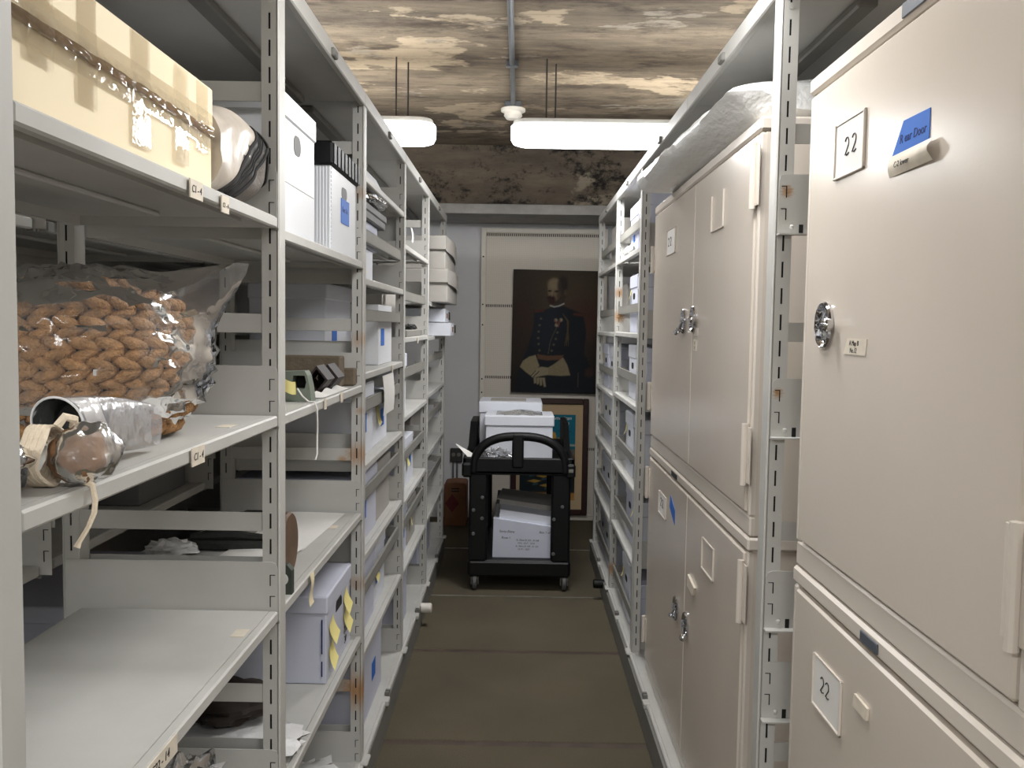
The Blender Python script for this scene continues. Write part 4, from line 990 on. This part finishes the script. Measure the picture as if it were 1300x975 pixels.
def portrait(U, V):
    c = np.broadcast_to(L3(50, 43, 36), U.shape + (3,)).copy()
    c = blend(c, ell(U, V, .62, .22, .42, .30, .9) * .9, L3(82, 70, 54)); c = blend(c, ell(U, V, .82, .38, .25, .16, .9) * .7, L3(78, 42, 36)); c = blend(c, ell(U, V, .12, .42, .18, .25, .9) * .5, L3(60, 36, 32))
    c = blend(c, sm(V, .55, 1.) * .7, L3(28, 24, 24))
    body = poly(U, V, px([(195, 330), (270, 318), (330, 296), (410, 285), (480, 312), (555, 345), (580, 470), (570, 650), (640, 800), (650, 960), (60, 960), (95, 760), (150, 620), (190, 460)]), .012)
    c = blend(c, body, L3(26, 30, 38)); c = blend(c, body * ell(U, V, .40, .42, .16, .22, .8) * .8, L3(34, 42, 54))
    c = blend(c, line(U, V, px([(205, 330), (260, 322)]), .016), L3(86, 46, 36)); c = blend(c, line(U, V, px([(490, 345), (550, 352)]), .016), L3(86, 46, 36))
    # neck, head, hair, beard
    c = blend(c, ell(U, V, *px([(365, 235)])[0], .075, .05, .2), L3(66, 54, 46))
    c = blend(c, ell(U, V, *px([(362, 165)])[0], .106, .098, .10, .08), L3(62, 52, 44))
    c = blend(c, ell(U, V, *px([(340, 160)])[0], .078, .090, .16, .05), L3(128, 112, 88))
    c = blend(c, ell(U, V, *px([(338, 118)])[0], .07, .045, .5), L3(146, 130, 104))
    c = blend(c, ell(U, V, *px([(398, 120)])[0], .06, .07, .35, .2) * .9, L3(50, 42, 38)); c = blend(c, ell(U, V, *px([(385, 205)])[0], .045, .06, .5) * .8, L3(70, 56, 46))
    c = blend(c, ell(U, V, *px([(320, 238)])[0], .045, .036, .4), L3(62, 40, 34)); c = blend(c, ell(U, V, *px([(312, 222)])[0], .04, .012, .4), L3(50, 34, 30))
    c = blend(c, ell(U, V, *px([(304, 170)])[0], .022, .008, .5), L3(52, 42, 36)); c = blend(c, ell(U, V, *px([(355, 172)])[0], .024, .008, .5), L3(52, 42, 36))
    c = blend(c, ell(U, V, *px([(322, 192)])[0], .012, .022, .5) * .7, L3(150, 126, 100)); c = blend(c, ell(U, V, *px([(420, 180)])[0], .016, .025, .4) * .8, L3(92, 74, 60))
    c = blend(c, line(U, V, px([(312, 283), (340, 292), (375, 284), (410, 266)]), .009), L3(168, 168, 164))
    for a, b in ((245, 385), (236, 436), (230, 486), (228, 536), (232, 582), (240, 632), (330, 632), (344, 585), (358, 540), (368, 490)): c = blend(c, ell(U, V, *px([(a, b)])[0], .013, .009, .4), L3(92, 86, 70))
    c = blend(c, line(U, V, px([(372, 430), (340, 500), (318, 560), (305, 655)]), .006), L3(78, 74, 66))
    for a, b in ((355, 395), (392, 392), (360, 432)): c = blend(c, ell(U, V, *px([(a, b)])[0], .018, .014, .5), L3(150, 142, 120))
    c = blend(c, line(U, V, px([(345, 392), (365, 425), (385, 390), (375, 445)]), .006), L3(128, 70, 60))
    for o in (0, 14, 28): c = blend(c, line(U, V, px([(405, 345), (438 + o * .4, 400), (440 + o * .3, 480), (425 + o, 590)]), .005), L3(84, 72, 48))
    c = blend(c, poly(U, V, px([(222, 660), (300, 672), (420, 664), (400, 700), (300, 708), (228, 698)])), L3(104, 76, 56))
    c = blend(c, poly(U, V, px([(98, 762), (120, 715), (165, 682), (212, 668), (228, 715), (242, 752), (205, 795), (180, 830), (140, 800)])), L3(150, 138, 110))
    c = blend(c, poly(U, V, px([(305, 765), (350, 735), (415, 682), (448, 740), (472, 820), (400, 826), (312, 822)])), L3(146, 134, 106))
    c = blend(c, poly(U, V, px([(178, 822), (225, 768), (260, 758), (308, 765), (312, 820), (265, 828), (215, 842), (190, 842)])), L3(156, 146, 120))
    for x0, x1 in ((205, 212), (228, 232), (248, 256), (268, 285)): c = blend(c, poly(U, V, px([(x0 - 4, 845), (x0 + 16, 842), (x1 + 10, 885 + (x1 - 205) * .35), (x1 - 6, 888 + (x1 - 205) * .35)]), .005), L3(148, 138, 112))
    for a in ((182, 830, 215, 790), (200, 838, 240, 795)): c = blend(c, line(U, V, px([a[:2], a[2:]]), .005), L3(70, 62, 50))
    c = blend(c, ell(U, V, *px([(612, 795)])[0], .05, .04, .5) * .6, L3(72, 50, 40)); c = blend(c, line(U, V, px([(530, 800), (530, 910)]), .006), L3(66, 62, 58))
    return c * .85
t = thing('oil_portrait', 'dark oil portrait of a uniformed officer with pale gloves, on the mesh screen', 'painting', (.26, 6.69, .955))
MB().box(-.055, .60, 6.672, 6.705, .955, 1.857, .002).build('canvas', 'iron', t, False, True)
painted('painted_face', portrait, -.054, .599, .956, 1.856, 6.6712, 150, 210, 'oil', t)
t.rotation_euler = (0, math.radians(.5), 0)
def poster(U, V):
    c = np.broadcast_to(L3(30, 112, 134), U.shape + (3,)).copy()
    c = blend(c, sm(V, .25, .42) * .6, L3(40, 128, 146))
    c = blend(c, poly(U, V, [(0, .36), (1.01, .34), (1.01, .50), (0, .55)], .01), L3(34, 104, 122)); c = blend(c, poly(U, V, [(.5, .335), (1.01, .345), (1.01, .37), (.5, .36)], .006), L3(150, 168, 158))
    c = blend(c, poly(U, V, [(0, .42), (.55, .40), (.75, .5), (1.01, .47), (1.01, 1.01), (0, 1.01)], .008), L3(30, 40, 44))
    c = blend(c, poly(U, V, [(.25, .31), (.25, .22), (.46, .20), (.60, .20), (.64, .215), (.66, .28), (.72, .265), (.79, .27), (.80, .31)], .005), L3(196, 156, 68))
    for a in (.44, .54, .66): c = blend(c, ell(U, V, a, .30, .015, .012, .3), L3(60, 44, 30))
    c = blend(c, poly(U, V, [(.78, .44), (.9, .40), (1.01, .41), (1.01, .56), (.8, .56)], .01) * (.5 + .5 * np.sin(U * 90) * np.sin(V * 120)), L3(150, 104, 50))
    for a, b in ((.08, .66), (.30, .70), (.52, .745), (.14, .76), (.36, .81)): c = blend(c, poly(U, V, [(a, b + .02), (a + .12, b), (a + .26, b + .015), (a + .14, b + .04)], .005), L3(176, 142, 66)); c = blend(c, poly(U, V, [(a + .1, b + .05), (a + .2, b + .04), (a + .2, b + .06), (a + .1, b + .07)], .004), L3(60, 84, 94))
    c = blend(c, sm(V, .90, .93), L3(176, 130, 70))
    return c
t = thing('framed_poster', 'framed travel poster of a yellow building by a teal sea, behind the cart', 'poster', (.24, 6.69, .045))
X0, X1, Z0, Z1 = -.047, .525, .045, .915; w = .042
MB().box(X0, X0 + w, 6.665, 6.70, Z0, Z1, .005).build('frame_side', 'frame', t, False, True); MB().box(X1 - w, X1, 6.665, 6.70, Z0, Z1, .005).build('frame_side', 'frame', t, False, True)
for a, b in ((Z0, Z0 + w), (Z1 - w, Z1)): MB().box(X0 + w, X1 - w, 6.665, 6.70, a, b, .005).build('frame_rail', 'frame', t, False, True)
MB().box(X0 + w, X1 - w, 6.682, 6.69, Z0 + w, Z1 - w).build('mat_board', 'matboard', t, False, True)
painted('printed_poster', poster, .02, .430, .155, .795, 6.681, 100, 150, 'print', t)
text('poster_title', 'the American\n            Line', .038, Vector((.19, 6.680, .757)) - t.location, (1, 0, 0), (0, 0, 1), 'paper', t, .3)
text('poster_subtitle', 'New Route', .020, Vector((.30, 6.680, .665)) - t.location, (1, 0, 0), (0, 0, 1), 'inkblue', t, 0)
t = thing('wall_outlet', 'dark metal double outlet plate on the grey end wall', 'outlet', (-.46, 6.735, .42))
MB().box(-.50, -.408, 6.722, 6.75, .42, .525, .005).build('plate', 'outlet', t, False, True)
for x in (-.476, -.436): MB().lathe([(.013, 0), (.015, .004)], (x, 6.718, .478), 'y', 14).build('socket', 'skirt', t, True, True)
for x in (-.478, -.448): MB().tube([(x, 6.735, .42), (x, 6.735, .30)], .007, 8).build('conduit_drop', 'conduit', t, True, True)
t = thing('cardboard_carton', 'brown cardboard carton with red diamond, on the floor below the outlet', 'box', (-.44, 6.55, 0))
MB().box(-.52, -.36, 6.44, 6.66, .001, .30, .004).build('carton', 'brownbox', t, False, True)
MB().prism([(-.52, .30), (-.36, .30), (-.37, .312), (-.44, .316), (-.51, .308)], 'y', 6.44, 6.65).build('top_flap', 'brownbox', t, False, True)
MB().prism([(-.512, .165), (-.462, .10), (-.412, .165), (-.462, .235)], 'y', 6.4385, 6.4398).build('printed_diamond', 'redprint', t, False, True)
for zz in (.268, .25): MB().prism([(-.468, zz), (-.412, zz), (-.412, zz + .008), (-.468, zz + .008)], 'y', 6.4382, 6.4398).build('hand_hole', 'black', t, False, True)

# ------------------------------------------------------------------ service cart and its load
CY = 4.86
t = thing('service_cart', 'black moulded plastic service cart standing at the end of the aisle', 'cart', (.02, 5.25, 0))
def B(nm, *a, m='rubber', c=.008): return MB().box(*a, c).build(nm, m, t, False, True)
x0, x1, y1 = -.262, .300, 5.74
B('lower_shelf', x0, x1, CY, y1, .075, .17, c=.015)
mb = MB(); mb.box(x0 - .03, x1 + .012, CY, y1, .645, .66, .004)
for a in ((x0 - .03, x1 + .012, CY, CY + .02, .64, .735), (x0 - .03, x1 + .012, y1 - .02, y1, .64, .735), (x0 - .03, x0 - .01, CY, y1, .64, .735), (x1 - .01, x1 + .012, CY, y1, .64, .735)): mb.box(*a, .006)
mb.build('upper_tray', 'rubber', t, False, True)
for sx, xa, xb in ((-1, x0 + .004, x0 + .106), (1, x1 - .11, x1 - .006)):
    for ya, yb in ((CY + .004, CY + .05), (y1 - .05, y1 - .004)): B('leg', xa, xb, ya, yb, .16, .65, c=.012)
for (x, z) in ((-.185, .515), (-.185, .40), (-.232, .445), (-.232, .315), (.205, .40), (.205, .21), (.25, .47)):
    MB().lathe([(.008, -.004), (.010, 0)], (x, CY + .004, z), 'y', 12).build('bolt_cap', 'wheel', t, True, True)
# arched handle
path = []
for i in range(25):
    a = PI * (1 - i / 24); path.append((.015 + .248 * math.copysign(abs(math.cos(a)) ** .8, math.cos(a)), CY + .012, .655 + .195 * math.sin(a) ** .75))
MB().tube(path, .024, 12).build('handle_arch', 'rubber', t, True, True)
B('handle_centre', -.028, .036, CY - .014, CY + .034, .68, .868, c=.01)
B('handle_panel', x0 + .02, x1 - .03, CY - .004, CY + .02, .652, .735)
for xa, xb in ((x0 - .036, x0 + .02), (x1 - .035, x1 + .018)): B('handle_socket', xa, xb, CY - .012, CY + .06, .625, .705, c=.012)
for xa, xb, s in ((x0 - .02, x0 + .02, 1), (x1 - .03, x1 + .004, 1)):
    MB().prism([(CY + .3, .73), (y1, .73), (y1, .87), (CY + .55, .87)], 'x', xa, xb).build('corner_bin', 'rubber', t, False, True)
B('badge', x1 - .02, x1 + .006, CY - .0135, CY - .011, .66, .678, m='steel_dark', c=.001)
for x in (-.222, .268):
    for y in (CY + .035, y1 - .06):
        f = MB().box(x - .022, x + .022, y - .02, y + .02, .060, .08, .004).build('caster_fork', 'steel_dark', t, False, True)
        mb = MB(); mb.lathe([(.038, -.012), (.043, -.008), (.043, .008), (.038, .012)], (x, y, .0445), 'x', 22); mb.build('wheel', 'wheel', f, True, True)
        for q in (-.019, .019): MB().box(x + q - .003, x + q + .003, y - .014, y + .014, .03, .07).build('fork_cheek', 'steel_dark', f, False, True)
def cart_box(lab, x0, x1, y0, y1, z0, h, lid, m='white_card'):
    q = thing('archive_box', lab, 'box', ((x0 + x1) / 2, (y0 + y1) / 2, z0), 0, 'white boxes on the cart')
    MB().box(x0 + .008, x1 - .008, y0 + .008, y1 - .008, z0, z0 + h - .005, .003).build('box_body', m, q, False, True)
    MB().box(x0, x1, y0, y1, z0 + h - lid, z0 + h, .005).build('lid', m, q, False, True); return q
b = cart_box('white lidded box at the front of the cart top, with clear film on it', -.185, .205, 5.03, 5.33, .6605, .285, .058)
b2 = cart_box('white lidded box at the back of the cart top', -.232, .145, 5.345, 5.70, .6605, .335, .066)
MB().box(-.165, .05, 5.42, 5.62, .9955, .997).build('window_film', 'grey_card', b2, False, True)
def fn(u, v): return Vector((-.12 + .26 * u, 5.06 + .22 * v, .947 + .02 * math.sin(u * 3.) * math.sin(v * 3) + .006 * noise.noise(Vector((u * 6, v * 6, 0)))))
solo('plastic_sheet', MB().grid(fn, 20, 12), 'silver', 'clear film sheet lying on the front white box', 'sheet')
solo('bubble_wrap', MB().lump((-.135, 4.955, .715), (.10, .06, .058), 21, .35, 3.5, 40, 24, zmin=0.6612), 'bubble', 'bundle of clear bubble wrap in the cart tray behind the handle', 'wrap')
def fn(u, v): return Vector((-.335 + .105 * u, 4.90 + .02 * v, .80 - .085 * u + (v - .5) * .052 * u))
mb = MB().grid(fn, 6, 4); mb.v += [(x, y + .003, z) for x, y, z in mb.v[:24]]; mb.f += [tuple(i + 24 for i in f[::-1]) for f in mb.f[:15]]
solo('paper_cone', mb, 'paper', 'pointed white paper flap sticking out left of the cart handle', 'paper', None, False)
# lower box with tilted insert
q = thing('record_box', 'white handwritten record box with tilted grey lid on the cart bottom shelf', 'box', (.06, 5.2, .1705))
z0 = .1705
MB().prism([(-.128, z0), (.238, z0), (.238, z0 + .168), (-.124, z0 + .217)], 'y', 4.93, 5.40).build('box_body', 'lav_card', q, False, True)
MB().prism([(-.095, z0 + .21), (.242, z0 + .165), (.242, z0 + .218), (-.088, z0 + .263)], 'y', 4.955, 5.38).build('inner_flap', 'white_card', q, False, True)
mb = MB(); mb.prism([(-.118, z0 + .205), (-.098, z0 + .205), (-.095, z0 + .285), (-.112, z0 + .285)], 'y', 5.0, 5.42)
mb.build('side_wall', 'dgrey_card', q, False, True)
mb = MB(); mb.add([(-.112, 5.12, z0 + .293), (.242, 5.12, z0 + .246), (.25, 5.45, z0 + .252), (-.085, 5.45, z0 + .292), (-.112, 5.12, z0 + .22), (.242, 5.12, z0 + .172), (.25, 5.45, z0 + .18), (-.085, 5.45, z0 + .22)], [(0, 1, 2, 3), (7, 6, 5, 4), (0, 4, 5, 1), (1, 5, 6, 2), (2, 6, 7, 3), (3, 7, 4, 0)])
mb.build('tilted_lid', 'grey_card', q, False, True)
for s, x, zz, sz in (('Santa Elena', -.092, .140, .0185), ('Box 1 of 2', .128, .137, .0175), ('Row I', -.080, .104, .020), ('St. Elena B 101 - B 108', .002, .094, .0135), ('1015, 1017 - 1018', .008, .077, .013), ('St. Elena B 109 - B 120', -.002, .060, .0135), ('1019 - 1027', .010, .043, .0135)):
    text('box_writing', s, sz, Vector((x, 4.9295, z0 + zz)) - q.location, (1, 0, -.02), (.02, 0, 1), 'ink', q)
